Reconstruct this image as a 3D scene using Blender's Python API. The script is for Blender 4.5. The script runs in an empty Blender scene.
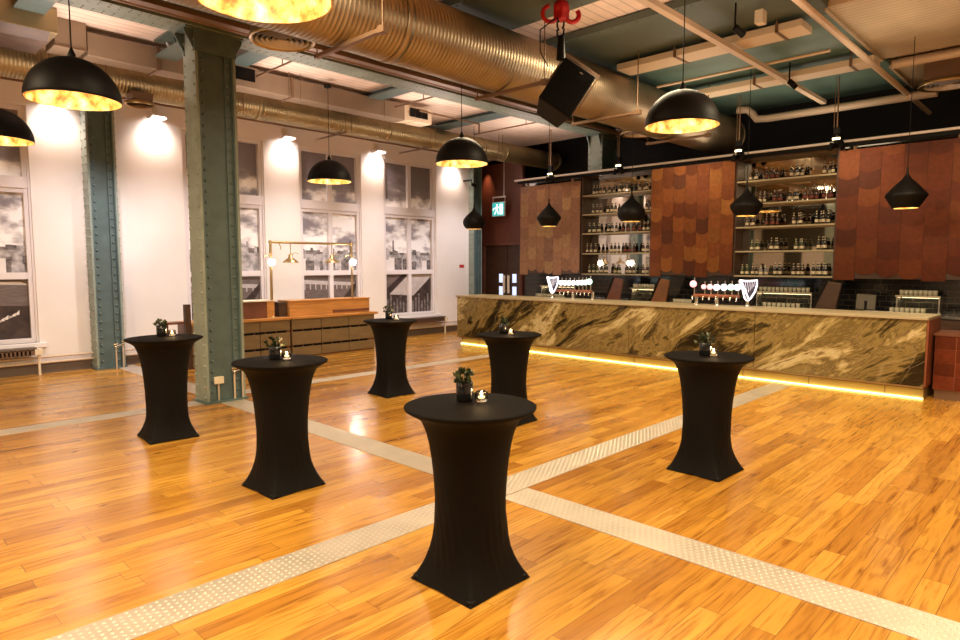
import bpy, math, random
from mathutils import Vector, Matrix
R = math.radians
PI = math.pi
rnd = random.Random(7)
SC = bpy.context.scene
COL = SC.collection
V = Vector

# ------------------------------------------------------------------ mesh builder
class MB:
    def __init__(s):
        s.v = []; s.f = []; s.m = []; s.sm = []; s.t = []
    def add(s, vs, fs, mi=0, smooth=False, tint=(1, 1, 1)):
        o = len(s.v)
        s.v += [tuple(p) for p in vs]
        for f in fs:
            s.f.append([i + o for i in f]); s.m.append(mi); s.sm.append(smooth); s.t.append(tint)
        return s
    def box(s, x0, x1, y0, y1, z0, z1, mi=0, tint=(1, 1, 1), mat=None):
        vs = [V((x, y, z)) for z in (z0, z1) for y in (y0, y1) for x in (x0, x1)]
        if mat is not None: vs = [mat @ p for p in vs]
        return s.add(vs, [(0, 2, 3, 1), (4, 5, 7, 6), (0, 1, 5, 4), (2, 6, 7, 3), (0, 4, 6, 2), (1, 3, 7, 5)], mi, False, tint)
    def cbox(s, c, d, mi=0, mat=None, tint=(1, 1, 1)):
        return s.box(c[0]-d[0]/2, c[0]+d[0]/2, c[1]-d[1]/2, c[1]+d[1]/2, c[2]-d[2]/2, c[2]+d[2]/2, mi, tint, mat)
    def tube(s, pts, r, n=10, mi=0, cap=True, smooth=True):
        pts = [V(p) for p in pts]
        rs = r if isinstance(r, (list, tuple)) else [r]*len(pts)
        vs = []; fs = []
        up = None
        for i, p in enumerate(pts):
            a = pts[max(i-1, 0)]; b = pts[min(i+1, len(pts)-1)]
            d = (b-a).normalized()
            if up is None:
                up = V((0, 0, 1)) if abs(d.z) < .9 else V((1, 0, 0))
            u = (up - d*up.dot(d)).normalized(); w = d.cross(u); up = u
            for k in range(n):
                t = 2*PI*k/n
                vs.append(p + (u*math.cos(t) + w*math.sin(t))*rs[i])
        for i in range(len(pts)-1):
            for k in range(n):
                k2 = (k+1) % n
                fs.append((i*n+k, i*n+k2, (i+1)*n+k2, (i+1)*n+k))
        s.add(vs, fs, mi, smooth)
        if cap:
            s.add(vs[:n], [tuple(range(n-1, -1, -1))], mi)
            s.add(vs[-n:], [tuple(range(n))], mi)
        return s
    def lathe(s, prof, c=(0, 0, 0), n=32, mi=0, smooth=True, axis='z', flip=False):
        vs = []; fs = []
        for r, h in prof:
            for k in range(n):
                t = 2*PI*k/n
                if axis == 'z': p = (c[0]+r*math.cos(t), c[1]+r*math.sin(t), c[2]+h)
                elif axis == 'x': p = (c[0]+h, c[1]+r*math.cos(t), c[2]+r*math.sin(t))
                else: p = (c[0]+r*math.sin(t), c[1]+h, c[2]+r*math.cos(t))
                vs.append(p)
        for i in range(len(prof)-1):
            for k in range(n):
                k2 = (k+1) % n
                q = (i*n+k, i*n+k2, (i+1)*n+k2, (i+1)*n+k)
                fs.append(q[::-1] if flip else q)
        return s.add(vs, fs, mi, smooth)
    def disc(s, c, r, n=32, mi=0, up=True):
        vs = [(c[0]+r*math.cos(2*PI*k/n), c[1]+r*math.sin(2*PI*k/n), c[2]) for k in range(n)]
        f = tuple(range(n))
        return s.add(vs, [f if up else f[::-1]], mi)
    def ball(s, c, r, n=10, mi=0, sz=1.0):
        h = n//2
        prof = [(max(r*math.sin(PI*i/h), 1e-4), -r*sz*math.cos(PI*i/h)) for i in range(h+1)]
        return s.lathe(prof, c, n, mi)
    def rivet(s, c, nrm, r=.013, h=.009, mi=0):
        n = V(nrm).normalized(); u = n.orthogonal().normalized(); w = n.cross(u); c = V(c)
        vs = [c + (u*math.cos(k*PI/3)+w*math.sin(k*PI/3))*r for k in range(6)]
        vs += [c + n*h*.8 + (u*math.cos(k*PI/3)+w*math.sin(k*PI/3))*r*.6 for k in range(6)] + [c+n*h]
        fs = [(k, (k+1) % 6, 6+(k+1) % 6, 6+k) for k in range(6)] + [(6+k, 6+(k+1) % 6, 12) for k in range(6)]
        return s.add(vs, fs, mi, True)
    def prism(s, poly, d, mi=0, mat=None, tint=(1, 1, 1)):
        """poly: points; extruded by the vector d"""
        n = len(poly); a = [V(p) for p in poly]; b = [p+V(d) for p in a]
        vs = a+b
        if mat is not None: vs = [mat @ p for p in vs]
        fs = [tuple(range(n-1, -1, -1)), tuple(range(n, 2*n))] + [(k, (k+1) % n, n+(k+1) % n, n+k) for k in range(n)]
        return s.add(vs, fs, mi, False, tint)
    def build(s, name, mats, parent=None, bevel=0, loc=None, solid=0):
        me = bpy.data.meshes.new(name)
        me.from_pydata(s.v, [], s.f)
        if not isinstance(mats, (list, tuple)): mats = [mats]
        for m in mats: me.materials.append(m)
        me.polygons.foreach_set('material_index', s.m)
        me.polygons.foreach_set('use_smooth', s.sm)
        if any(t != (1, 1, 1) for t in s.t):
            ca = me.color_attributes.new('tint', 'FLOAT_COLOR', 'CORNER')
            for p in me.polygons:
                t = s.t[p.index]
                for li in p.loop_indices: ca.data[li].color = (t[0], t[1], t[2], 1)
        me.update()
        o = bpy.data.objects.new(name, me); COL.objects.link(o)
        if parent is not None: o.parent = parent
        if loc is not None: o.location = loc
        if solid:
            md = o.modifiers.new('s', 'SOLIDIFY'); md.thickness = solid; md.offset = 0
        if bevel:
            md = o.modifiers.new('b', 'BEVEL'); md.width = bevel; md.segments = 2; md.limit_method = 'ANGLE'
        return o

def tag(o, label, cat, group=None, kind=None):
    o['label'] = label; o['category'] = cat
    if group: o['group'] = group
    if kind: o['kind'] = kind
    return o
def thing(name, label, cat, loc=(0, 0, 0), rz=0, group=None):
    o = bpy.data.objects.new(name, None); COL.objects.link(o)
    o.location = loc; o.rotation_euler = (0, 0, rz); o.empty_display_size = .1
    return tag(o, label, cat, group)
def struct(o):
    o['kind'] = 'structure'; return o
def copy_tree(o, parent=None):
    c = o.copy(); COL.objects.link(c)
    if parent is not None: c.parent = parent
    for ch in o.children: copy_tree(ch, c)
    return c
def kid_copy(root):
    kids = list(root.children)
    c = root.copy(); COL.objects.link(c)
    for k in kids: copy_tree(k, c)
    return c

# ------------------------------------------------------------------ materials
def N(nt, typ, **kw):
    n = nt.nodes.new(typ)
    for k, v in kw.items():
        if k.startswith('i_'):
            n.inputs[k[2:].replace('_', ' ')].default_value = v
        else: setattr(n, k, v)
    return n
def mat(name, base=(.8, .8, .8), rough=.5, metal=0.0, emit=None, es=0, var=0, vscale=4, bump=0, bscale=30, stretch=(1, 1, 1), tint=False, coat=0, spec=None, trans=0, ior=None, rvar=0):
    m = bpy.data.materials.new(name); m.use_nodes = True
    nt = m.node_tree; b = nt.nodes['Principled BSDF']
    b.inputs['Base Color'].default_value = (*base, 1)
    b.inputs['Roughness'].default_value = rough
    b.inputs['Metallic'].default_value = metal
    if coat: b.inputs['Coat Weight'].default_value = coat
    if spec is not None: b.inputs['Specular IOR Level'].default_value = spec
    if trans: b.inputs['Transmission Weight'].default_value = trans
    if ior: b.inputs['IOR'].default_value = ior
    if emit:
        b.inputs['Emission Color'].default_value = (*emit, 1); b.inputs['Emission Strength'].default_value = es
    tc = N(nt, 'ShaderNodeTexCoord'); mp = N(nt, 'ShaderNodeMapping'); mp.inputs['Scale'].default_value = stretch
    nt.links.new(tc.outputs['Object'], mp.inputs['Vector'])
    cur = None
    if var:
        nz = N(nt, 'ShaderNodeTexNoise'); nz.inputs['Scale'].default_value = vscale; nz.inputs['Detail'].default_value = 6
        nt.links.new(mp.outputs[0], nz.inputs['Vector'])
        mx = N(nt, 'ShaderNodeMixRGB'); mx.blend_type = 'MIX'
        mx.inputs[1].default_value = (*[c*(1-var) for c in base], 1); mx.inputs[2].default_value = (*[min(1, c*(1+var)) for c in base], 1)
        cr = N(nt, 'ShaderNodeMapRange'); cr.inputs[1].default_value = .3; cr.inputs[2].default_value = .7
        nt.links.new(nz.outputs['Fac'], cr.inputs[0]); nt.links.new(cr.outputs[0], mx.inputs[0])
        nt.links.new(mx.outputs[0], b.inputs['Base Color']); cur = mx.outputs[0]
        if rvar:
            rr = N(nt, 'ShaderNodeMapRange'); rr.inputs[1].default_value = .3; rr.inputs[2].default_value = .7
            rr.inputs[3].default_value = max(0, rough-rvar); rr.inputs[4].default_value = rough+rvar
            nt.links.new(nz.outputs['Fac'], rr.inputs[0]); nt.links.new(rr.outputs[0], b.inputs['Roughness'])
    if tint:
        at = N(nt, 'ShaderNodeAttribute'); at.attribute_name = 'tint'
        mx = N(nt, 'ShaderNodeMixRGB'); mx.blend_type = 'MULTIPLY'; mx.inputs[0].default_value = 1
        if cur is not None: nt.links.new(cur, mx.inputs[1])
        else: mx.inputs[1].default_value = (*base, 1)
        nt.links.new(at.outputs['Color'], mx.inputs[2]); nt.links.new(mx.outputs[0], b.inputs['Base Color'])
    if bump:
        nb = N(nt, 'ShaderNodeTexNoise'); nb.inputs['Scale'].default_value = bscale; nb.inputs['Detail'].default_value = 4
        nt.links.new(mp.outputs[0], nb.inputs['Vector'])
        bp = N(nt, 'ShaderNodeBump'); bp.inputs['Strength'].default_value = bump; bp.inputs['Distance'].default_value = .01
        nt.links.new(nb.outputs['Fac'], bp.inputs['Height']); nt.links.new(bp.outputs[0], b.inputs['Normal'])
    return m
def ramp(nt, stops):
    r = N(nt, 'ShaderNodeValToRGB'); e = r.color_ramp.elements
    e[0].position, e[0].color = stops[0][0], (*stops[0][1], 1)
    e[1].position, e[1].color = stops[-1][0], (*stops[-1][1], 1)
    for p, c in stops[1:-1]:
        k = e.new(p); k.color = (*c, 1)
    return r

def floor_mat():
    m = bpy.data.materials.new('oak_floor'); m.use_nodes = True; nt = m.node_tree; b = nt.nodes['Principled BSDF']; L = nt.links.new
    tc = N(nt, 'ShaderNodeTexCoord')
    br = N(nt, 'ShaderNodeTexBrick'); br.offset = .37; br.offset_frequency = 2; br.squash = 1.5; br.squash_frequency = 3
    br.inputs['Scale'].default_value = 1; br.inputs['Brick Width'].default_value = 1.3; br.inputs['Row Height'].default_value = .142
    br.inputs['Mortar Size'].default_value = .0016; br.inputs['Mortar Smooth'].default_value = .2; br.inputs['Bias'].default_value = 0
    br.inputs['Color1'].default_value = (0, 0, 0, 1); br.inputs['Color2'].default_value = (1, 1, 1, 1); br.inputs['Mortar'].default_value = (.5, .5, .5, 1)
    L(tc.outputs['Object'], br.inputs['Vector'])
    tone = ramp(nt, [(0, (.33, .14, .019)), (.22, (.43, .20, .029)), (.6, (.51, .255, .037)), (.88, (.58, .31, .055)), (1, (.36, .16, .023))])
    L(br.outputs['Color'], tone.inputs[0])
    # grain, displaced by board so that it breaks at the joints
    sc = N(nt, 'ShaderNodeVectorMath', operation='MULTIPLY'); sc.inputs[1].default_value = (1.1, 13, 1)
    L(tc.outputs['Object'], sc.inputs[0])
    ad = N(nt, 'ShaderNodeVectorMath', operation='ADD'); L(sc.outputs[0], ad.inputs[0])
    ml = N(nt, 'ShaderNodeVectorMath', operation='SCALE'); ml.inputs['Scale'].default_value = 37; L(br.outputs['Color'], ml.inputs[0]); L(ml.outputs[0], ad.inputs[1])
    nz = N(nt, 'ShaderNodeTexNoise'); nz.inputs['Scale'].default_value = 1.6; nz.inputs['Detail'].default_value = 8; nz.inputs['Distortion'].default_value = 1.3
    L(ad.outputs[0], nz.inputs['Vector'])
    gr = ramp(nt, [(.26, (.45, .32, .20)), (.38, (.78, .70, .60)), (.5, (1.0, .98, .95)), (.72, (1.18, 1.16, 1.12))]); L(nz.outputs['Fac'], gr.inputs[0])
    mx = N(nt, 'ShaderNodeMixRGB'); mx.blend_type = 'MULTIPLY'; mx.inputs[0].default_value = 1
    L(tone.outputs[0], mx.inputs[1]); L(gr.outputs[0], mx.inputs[2])
    # knots and worn patches
    kv = N(nt, 'ShaderNodeVectorMath', operation='MULTIPLY'); kv.inputs[1].default_value = (1.4, 3.4, 1); L(tc.outputs['Object'], kv.inputs[0])
    vo = N(nt, 'ShaderNodeTexVoronoi'); vo.inputs['Scale'].default_value = 1.0; L(kv.outputs[0], vo.inputs['Vector'])
    kr = ramp(nt, [(.02, (.28, .2, .14)), (.075, (1, 1, 1))]); L(vo.outputs['Distance'], kr.inputs[0])
    m2 = N(nt, 'ShaderNodeMixRGB'); m2.blend_type = 'MULTIPLY'; m2.inputs[0].default_value = 1; L(mx.outputs[0], m2.inputs[1]); L(kr.outputs[0], m2.inputs[2])
    mor = N(nt, 'ShaderNodeMixRGB'); mor.blend_type = 'MIX'; L(br.outputs['Fac'], mor.inputs[0]); L(m2.outputs[0], mor.inputs[1]); mor.inputs[2].default_value = (.13, .05, .012, 1)
    L(mor.outputs[0], b.inputs['Base Color'])
    n2 = N(nt, 'ShaderNodeTexNoise'); n2.inputs['Scale'].default_value = 1.3; n2.inputs['Detail'].default_value = 5; L(tc.outputs['Object'], n2.inputs['Vector'])
    rr = N(nt, 'ShaderNodeMapRange'); rr.inputs[1].default_value = .3; rr.inputs[2].default_value = .7; rr.inputs[3].default_value = .16; rr.inputs[4].default_value = .30
    L(n2.outputs['Fac'], rr.inputs[0]); L(rr.outputs[0], b.inputs['Roughness'])
    bp = N(nt, 'ShaderNodeBump'); bp.inputs['Strength'].default_value = .12; bp.inputs['Distance'].default_value = .004
    L(nz.outputs['Fac'], bp.inputs['Height']); L(bp.outputs[0], b.inputs['Normal'])
    b.inputs['Specular IOR Level'].default_value = .5; b.inputs['Coat Weight'].default_value = .22; b.inputs['Coat Roughness'].default_value = .18
    return m

def marble_mat():
    m = bpy.data.materials.new('gold_onyx_marble'); m.use_nodes = True; nt = m.node_tree; b = nt.nodes['Principled BSDF']; L = nt.links.new
    tc = N(nt, 'ShaderNodeTexCoord')
    rot0 = N(nt, 'ShaderNodeMapping'); rot0.inputs['Rotation'].default_value = (R(36), 0, 0)
    L(tc.outputs['Object'], rot0.inputs['Vector'])
    rot = N(nt, 'ShaderNodeMapping'); rot.inputs['Scale'].default_value = (1, .5, 1.5); L(rot0.outputs[0], rot.inputs['Vector'])
    w = N(nt, 'ShaderNodeTexNoise'); w.inputs['Scale'].default_value = .8; w.inputs['Detail'].default_value = 3; L(rot.outputs[0], w.inputs['Vector'])
    sub = N(nt, 'ShaderNodeVectorMath', operation='MULTIPLY_ADD'); sub.inputs[1].default_value = (.95, .95, .95); L(w.outputs['Color'], sub.inputs[0]); L(rot.outputs[0], sub.inputs[2])
    n1 = N(nt, 'ShaderNodeTexNoise'); n1.inputs['Scale'].default_value = .95; n1.inputs['Detail'].default_value = 9; n1.inputs['Roughness'].default_value = .70; n1.inputs['Distortion'].default_value = .35
    L(sub.outputs[0], n1.inputs['Vector'])
    r1 = ramp(nt, [(.30, (.006, .005, .002)), (.41, (.018, .013, .004)), (.45, (.07, .048, .014)), (.48, (.26, .19, .065)), (.52, (.13, .088, .028)), (.56, (.34, .26, .10)), (.60, (.56, .48, .27)), (.64, (.20, .135, .045)), (.70, (.05, .033, .010)), (.78, (.012, .009, .003))])
    L(n1.outputs['Fac'], r1.inputs[0])
    vo = N(nt, 'ShaderNodeTexVoronoi'); vo.feature = 'DISTANCE_TO_EDGE'; vo.inputs['Scale'].default_value = 1.7; L(sub.outputs[0], vo.inputs['Vector'])
    vr = ramp(nt, [(0, (1, 1, 1)), (.014, (0, 0, 0))]); L(vo.outputs['Distance'], vr.inputs[0])
    mx = N(nt, 'ShaderNodeMixRGB'); mx.blend_type = 'MIX'; L(r1.outputs[0], mx.inputs[1]); mx.inputs[2].default_value = (.40, .32, .19, 1)
    mm = N(nt, 'ShaderNodeMath', operation='MULTIPLY'); mm.inputs[1].default_value = .30; L(vr.outputs[0], mm.inputs[0]); L(mm.outputs[0], mx.inputs[0])
    L(mx.outputs[0], b.inputs['Base Color']); b.inputs['Roughness'].default_value = .22
    return m

def gold_mat():
    m = bpy.data.materials.new('gold_leaf'); m.use_nodes = True; nt = m.node_tree; b = nt.nodes['Principled BSDF']; L = nt.links.new
    tc = N(nt, 'ShaderNodeTexCoord'); nz = N(nt, 'ShaderNodeTexNoise'); nz.inputs['Scale'].default_value = 7; nz.inputs['Detail'].default_value = 8; nz.inputs['Roughness'].default_value = .6
    L(tc.outputs['Object'], nz.inputs['Vector'])
    r = ramp(nt, [(.36, (.22, .09, .012)), (.46, (.50, .29, .07)), (.54, (.80, .58, .22)), (.64, (.95, .84, .52)), (.75, (.42, .22, .05))]); L(nz.outputs['Fac'], r.inputs[0])
    L(r.outputs[0], b.inputs['Base Color']); b.inputs['Metallic'].default_value = .2; b.inputs['Roughness'].default_value = .45
    bp = N(nt, 'ShaderNodeBump'); bp.inputs['Strength'].default_value = .6; bp.inputs['Distance'].default_value = .02; L(nz.outputs['Fac'], bp.inputs['Height']); L(bp.outputs[0], b.inputs['Normal'])
    return m

def sky_print_mat():
    m = bpy.data.materials.new('printed_sky'); m.use_nodes = True; nt = m.node_tree; b = nt.nodes['Principled BSDF']; L = nt.links.new
    tc = N(nt, 'ShaderNodeTexCoord'); mp = N(nt, 'ShaderNodeMapping'); mp.inputs['Scale'].default_value = (1, 1, 1.9); L(tc.outputs['Object'], mp.inputs[0])
    nz = N(nt, 'ShaderNodeTexNoise'); nz.inputs['Scale'].default_value = 1.15; nz.inputs['Detail'].default_value = 9; nz.inputs['Roughness'].default_value = .58; L(mp.outputs[0], nz.inputs['Vector'])
    sp = N(nt, 'ShaderNodeSeparateXYZ'); L(tc.outputs['Object'], sp.inputs[0])
    # the picture's clear upper sky, its cloud bank and its hazy bands
    bank = N(nt, 'ShaderNodeMapRange'); bank.inputs[1].default_value = 4.25; bank.inputs[2].default_value = 3.75; bank.inputs[3].default_value = -.20; bank.inputs[4].default_value = .06
    L(sp.outputs['Z'], bank.inputs[0])
    ad = N(nt, 'ShaderNodeMath', operation='ADD'); L(nz.outputs['Fac'], ad.inputs[0]); L(bank.outputs[0], ad.inputs[1])
    r = ramp(nt, [(.40, (.21, .19, .22)), (.49, (.30, .28, .31)), (.54, (.60, .58, .60)), (.61, (.95, .94, .95))]); L(ad.outputs[0], r.inputs[0])
    L(r.outputs[0], b.inputs['Base Color']); b.inputs['Roughness'].default_value = .55
    return m

def tile_mat():
    m = bpy.data.materials.new('black_glazed_tile'); m.use_nodes = True; nt = m.node_tree; b = nt.nodes['Principled BSDF']; L = nt.links.new
    tc = N(nt, 'ShaderNodeTexCoord'); sw = N(nt, 'ShaderNodeSeparateXYZ'); cb = N(nt, 'ShaderNodeCombineXYZ'); L(tc.outputs['Object'], sw.inputs[0]); L(sw.outputs['Y'], cb.inputs['X']); L(sw.outputs['Z'], cb.inputs['Y'])
    br = N(nt, 'ShaderNodeTexBrick'); br.inputs['Scale'].default_value = 1; br.inputs['Brick Width'].default_value = .2; br.inputs['Row Height'].default_value = .1; br.inputs['Mortar Size'].default_value = .004
    br.inputs['Color1'].default_value = (.006, .006, .006, 1); br.inputs['Color2'].default_value = (.011, .01, .01, 1); br.inputs['Mortar'].default_value = (.045, .038, .028, 1)
    L(cb.outputs[0], br.inputs['Vector']); L(br.outputs['Color'], b.inputs['Base Color']); b.inputs['Roughness'].default_value = .12
    return m

def board_mat(name, base, width, axis, rough=.7, line=.55):
    m = bpy.data.materials.new(name); m.use_nodes = True; nt = m.node_tree; b = nt.nodes['Principled BSDF']; L = nt.links.new
    tc = N(nt, 'ShaderNodeTexCoord'); sw = N(nt, 'ShaderNodeSeparateXYZ'); L(tc.outputs['Object'], sw.inputs[0])
    d = N(nt, 'ShaderNodeMath', operation='DIVIDE'); d.inputs[1].default_value = width; L(sw.outputs[axis], d.inputs[0])
    fr = N(nt, 'ShaderNodeMath', operation='FRACT'); L(d.outputs[0], fr.inputs[0])
    r = ramp(nt, [(0, [c*line for c in base]), (.1, base), (.9, base), (1, [c*line for c in base])]); L(fr.outputs[0], r.inputs[0])
    nz = N(nt, 'ShaderNodeTexNoise'); nz.inputs['Scale'].default_value = 2.5; nz.inputs['Detail'].default_value = 5; L(tc.outputs['Object'], nz.inputs['Vector'])
    mr = N(nt, 'ShaderNodeMapRange'); mr.inputs[1].default_value = .3; mr.inputs[2].default_value = .7; mr.inputs[3].default_value = .85; mr.inputs[4].default_value = 1.05; L(nz.outputs['Fac'], mr.inputs[0])
    mx = N(nt, 'ShaderNodeMixRGB'); mx.blend_type = 'MULTIPLY'; mx.inputs[0].default_value = 1; L(r.outputs[0], mx.inputs[1]); L(mr.outputs[0], mx.inputs[2])
    L(mx.outputs[0], b.inputs['Base Color']); b.inputs['Roughness'].default_value = rough
    bp = N(nt, 'ShaderNodeBump'); bp.inputs['Strength'].default_value = .4; bp.inputs['Distance'].default_value = .01; L(r.outputs[0], bp.inputs['Height']); L(bp.outputs[0], b.inputs['Normal'])
    return m

M = {}
M['floor'] = floor_mat(); M['marble'] = marble_mat(); M['gold'] = gold_mat(); M['psky'] = sky_print_mat(); M['tile'] = tile_mat(); M['olive'] = mat('dark_olive_paint', (.05, .045, .025), .6)
M['wall'] = mat('white_plaster', (.80, .76, .735), .75, var=.04, vscale=1.2, bump=.04, bscale=60)
M['brownwall'] = mat('red_brown_paint', (.12, .036, .022), .55, var=.15, vscale=1.5)
M['darkwall'] = mat('black_paint', (.012, .011, .011), .7)
M['ceil'] = board_mat('pale_ceiling_boards', (.80, .66, .57), .16, 'Y')
M['deck'] = board_mat('corrugated_deck', (.50, .40, .26), .11, 'X', .5, .45)
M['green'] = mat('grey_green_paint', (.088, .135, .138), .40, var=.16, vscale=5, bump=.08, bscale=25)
M['greenlit'] = mat('lit_green_paint', (.25, .30, .265), .5, var=.12, vscale=5)  # lighter copy of the pillar green, lit side faces put into the colour
M['greendark'] = mat('dark_green_paint', (.085, .115, .098), .5, var=.12, vscale=2)
M['teal'] = mat('teal_green_paint', (.085, .155, .135), .45, var=.14, vscale=2)
M['cream'] = mat('cream_metal', (.66, .55, .40), .45)
M['creampaint'] = mat('cream_pipe', (.60, .47, .34), .4)
M['white'] = mat('white_paint', (.80, .76, .76), .45)
M['frame'] = mat('window_white', (.74, .70, .72), .45)
M['duct'] = mat('galvanised_duct', (.36, .285, .20), .38, .85, var=.12, vscale=3, rvar=.06)
M['duct2'] = mat('brassy_duct', (.36, .29, .16), .40, .85, var=.15, vscale=3, rvar=.07)
M['trunk'] = mat('trunk_sheet', (.25, .185, .125), .5, .25, var=.08, vscale=2)
M['steel'] = mat('stainless', (.62, .60, .57), .25, 1.0)
M['chrome'] = mat('chrome', (.75, .74, .72), .12, 1.0)
M['brass'] = mat('aged_brass', (.45, .32, .15), .35, .9)
M['iron'] = mat('brown_iron', (.20, .12, .07), .5, .4)
M['black'] = mat('black_metal', (.0035, .003, .0028), .5, spec=.15)
M['domeout'] = mat('black_dome', (.004, .003, .0028), .5, spec=.12)
M['rubber'] = mat('black_plastic', (.003, .0026, .0024), .6, spec=.08)
M['spandex'] = mat('black_stretch_cloth', (.0022, .0017, .0016), .7, var=.25, vscale=3, bump=.1, bscale=300, spec=.18)
M['spandextop'] = mat('black_top_cloth', (.0030, .0018, .0012), .7, bump=.1, bscale=300, spec=.05)
M['plate'] = mat('checker_plate', (.56, .50, .42), .45, .55, var=.12, vscale=3)
M['kick'] = mat('golden_kick_plate', (.40, .30, .13), .45)
M['beamgreen'] = mat('beam_green_paint', (.15, .19, .15), .5, var=.15, vscale=4)
M['tillgrey'] = mat('till_grey', (.07, .058, .038), .35)
M['darkoak'] = mat('orange_brown_wood', (.17, .065, .022), .4, var=.2)
M['platedot'] = mat('checker_dot', (.66, .60, .52), .36, .6)
M['copper'] = mat('copper_shingle', (.95, .95, .95), .33, .7, var=.24, vscale=13, tint=True)
M['copperplain'] = mat('copper_sheet', (.30, .10, .05), .4, .5, var=.25, vscale=3)
M['mirror'] = mat('mirror_glass', (.52, .48, .42), .03, 1.0)
M['shelf'] = mat('pale_shelf_edge', (.36, .30, .19), .4)
M['darkwood'] = mat('dark_wood', (.055, .026, .014), .42, var=.3, vscale=4, stretch=(1, 1, 6))
M['oak'] = mat('orange_wood', (.48, .22, .06), .4, var=.22, vscale=3, stretch=(.6, 3, 9))
M['desk'] = mat('tan_panel', (.17, .115, .058), .38, var=.15, vscale=2.5, stretch=(1, 1, 4))
M['redwood'] = mat('red_brown_wood', (.14, .05, .028), .4, var=.25, vscale=4)
M['led'] = mat('led_strip', (1, .9, .5), .4, emit=(1.0, .78, .18), es=6.5)
M['glow'] = mat('warm_lamp', (1, .9, .7), .4, emit=(1.0, .80, .48), es=12)
M['whiteglow'] = mat('white_lamp', (1, 1, 1), .4, emit=(1.0, .90, .84), es=40)
M['dimglow'] = mat('soft_diffuser', (1, .9, .7), .4, emit=(1.0, .78, .42), es=5)
M['badge'] = mat('lit_white_badge', (1, 1, 1), .4, emit=(.85, .95, 1.0), es=1.7)
M['badgepink'] = mat('lit_pink_badge', (1, .6, .65), .4, emit=(1.0, .42, .48), es=1.0)
M['badgemint'] = mat('lit_mint_badge', (.8, 1, .9), .4, emit=(.55, 1.0, .80), es=1.3)
M['harplight'] = mat('lit_harp_edge', (1, 1, 1), .4, emit=(.80, .78, 1.0), es=1.0)
M['harpfill'] = mat('harp_panel', (.04, .04, .08), .3)
M['exitgreen'] = mat('exit_green', (.05, .42, .40), .4, emit=(.05, .48, .46), es=.75)
M['exitwhite'] = mat('exit_white', (.9, .95, .95), .4, emit=(.85, 1, 1), es=1.0)
M['panelite'] = mat('lit_vision_panel', (.6, .7, .9), .3, emit=(.55, .68, 1.0), es=.9)
M['bottlebrown'] = mat('brown_glass', (.035, .014, .006), .12, coat=.5)
M['bottledark'] = mat('dark_glass', (.012, .012, .010), .1, coat=.5)
M['bottlegreen'] = mat('green_glass', (.03, .045, .012), .12, coat=.5)
M['bottleclear'] = mat('grey_glass', (.20, .21, .22), .1, coat=.5)
M['lab'] = mat('cream_label', (.60, .52, .36), .6)
M['labred'] = mat('red_label', (.16, .035, .022), .6)
M['cap'] = mat('gold_cap', (.55, .45, .28), .35, .6)
M['glass'] = mat('clear_glass', (.95, .95, .93), .05, trans=1.0, ior=1.45)
M['frost'] = mat('rack_glass', (.30, .28, .20), .15, coat=.6)
M['wax'] = mat('candle_wax', (.9, .85, .75), .5, emit=(1, .62, .28), es=1.2)
M['flame'] = mat('candle_flame', (1, .9, .6), .5, emit=(1.0, .70, .32), es=45)
M['leaf'] = mat('dark_leaf', (.022, .034, .012), .45, var=.35, vscale=20)
M['leafpale'] = mat('pale_leaf', (.085, .10, .03), .45, var=.3, vscale=20)
M['pot'] = mat('black_pot', (.010, .010, .011), .12)
M['red'] = mat('red_paint', (.55, .012, .018), .4)
M['signred'] = mat('red_plaque', (.45, .03, .03), .5)
M['hopper'] = mat('socket_cream', (.75, .66, .50), .5)
M['skirt'] = mat('grey_skirting', (.13, .10, .085), .5)
M['radi'] = mat('brown_radiator', (.16, .09, .055), .5)
M['pcity'] = mat('print_city', (.16, .14, .14), .6, var=.75, vscale=9, stretch=(1, 1, 1.6))
M['pcity2'] = mat('print_far_city', (.38, .36, .37), .6, var=.6, vscale=9)
M['pdark'] = mat('print_dark', (.045, .028, .026), .6, var=.5, vscale=6)
M['pmid'] = mat('print_water', (.15, .12, .115), .6, var=.25, vscale=5, stretch=(1, 1, 6))
M['proof'] = mat('print_roof', (.50, .46, .46), .6, var=.12, vscale=6)
M['plight'] = mat('print_light', (.75, .72, .72), .6)

# ------------------------------------------------------------------ camera
cam = bpy.data.cameras.new('camera'); cam.lens = 36*643/960; cam.sensor_width = 36; cam.clip_end = 100
co = bpy.data.objects.new('camera', cam); COL.objects.link(co)
co.location = (0, 0, 1.954); co.rotation_euler = (R(90-4.9), 0, R(-45.88)); SC.camera = co

# ------------------------------------------------------------------ shell
X0, X1, Y0, Y1, ZC = -9.7, 16.3, -6.0, 13.72, 5.42
struct(MB().box(X0, X1, Y0, 15.8, -.2, 0).build('floor', M['floor']))
struct(MB().box(X0, 14.75, Y0, 13.9, ZC, ZC+.1).build('ceiling', M['ceil']))
struct(MB().box(14.75, X1+.2, Y0, 15.8, 6.0, 6.1).box(14.75, 14.8, Y0, 15.8, ZC, 6.0).box(13.9, 14.75, 13.9, 15.8, 5.95, 6.05).build('ceiling_dark', M['darkwall']))
struct(MB().box(X1, X1+.2, Y0, 15.8, 0, 6.1).build('wall_back', M['darkwall']))
struct(MB().box(X0, X1, Y0-.2, Y0, 0, 6.1).build('wall_right', M['wall']))
struct(MB().box(X0-.2, X0, Y0, 13.9, 0, 2.9, 0).box(X0-.2, X0+.01, Y0, 13.9, 2.9, 6.1, 1).box(X0, X0+.06, 11.6, 12.5, 0, 2.9, 1).box(X0, X0+.06, 6, 9.6, 0, 2.9, 1).build('wall_front', [M['wall'], M['olive']]))
WX = [(-7.3, -5.5), (-2.8, -1.0), (.95, 2.74), (5.38, 7.16), (8.05, 9.80), (10.52, 12.36)]
WZ0, WZ1 = .56, 4.73
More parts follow.
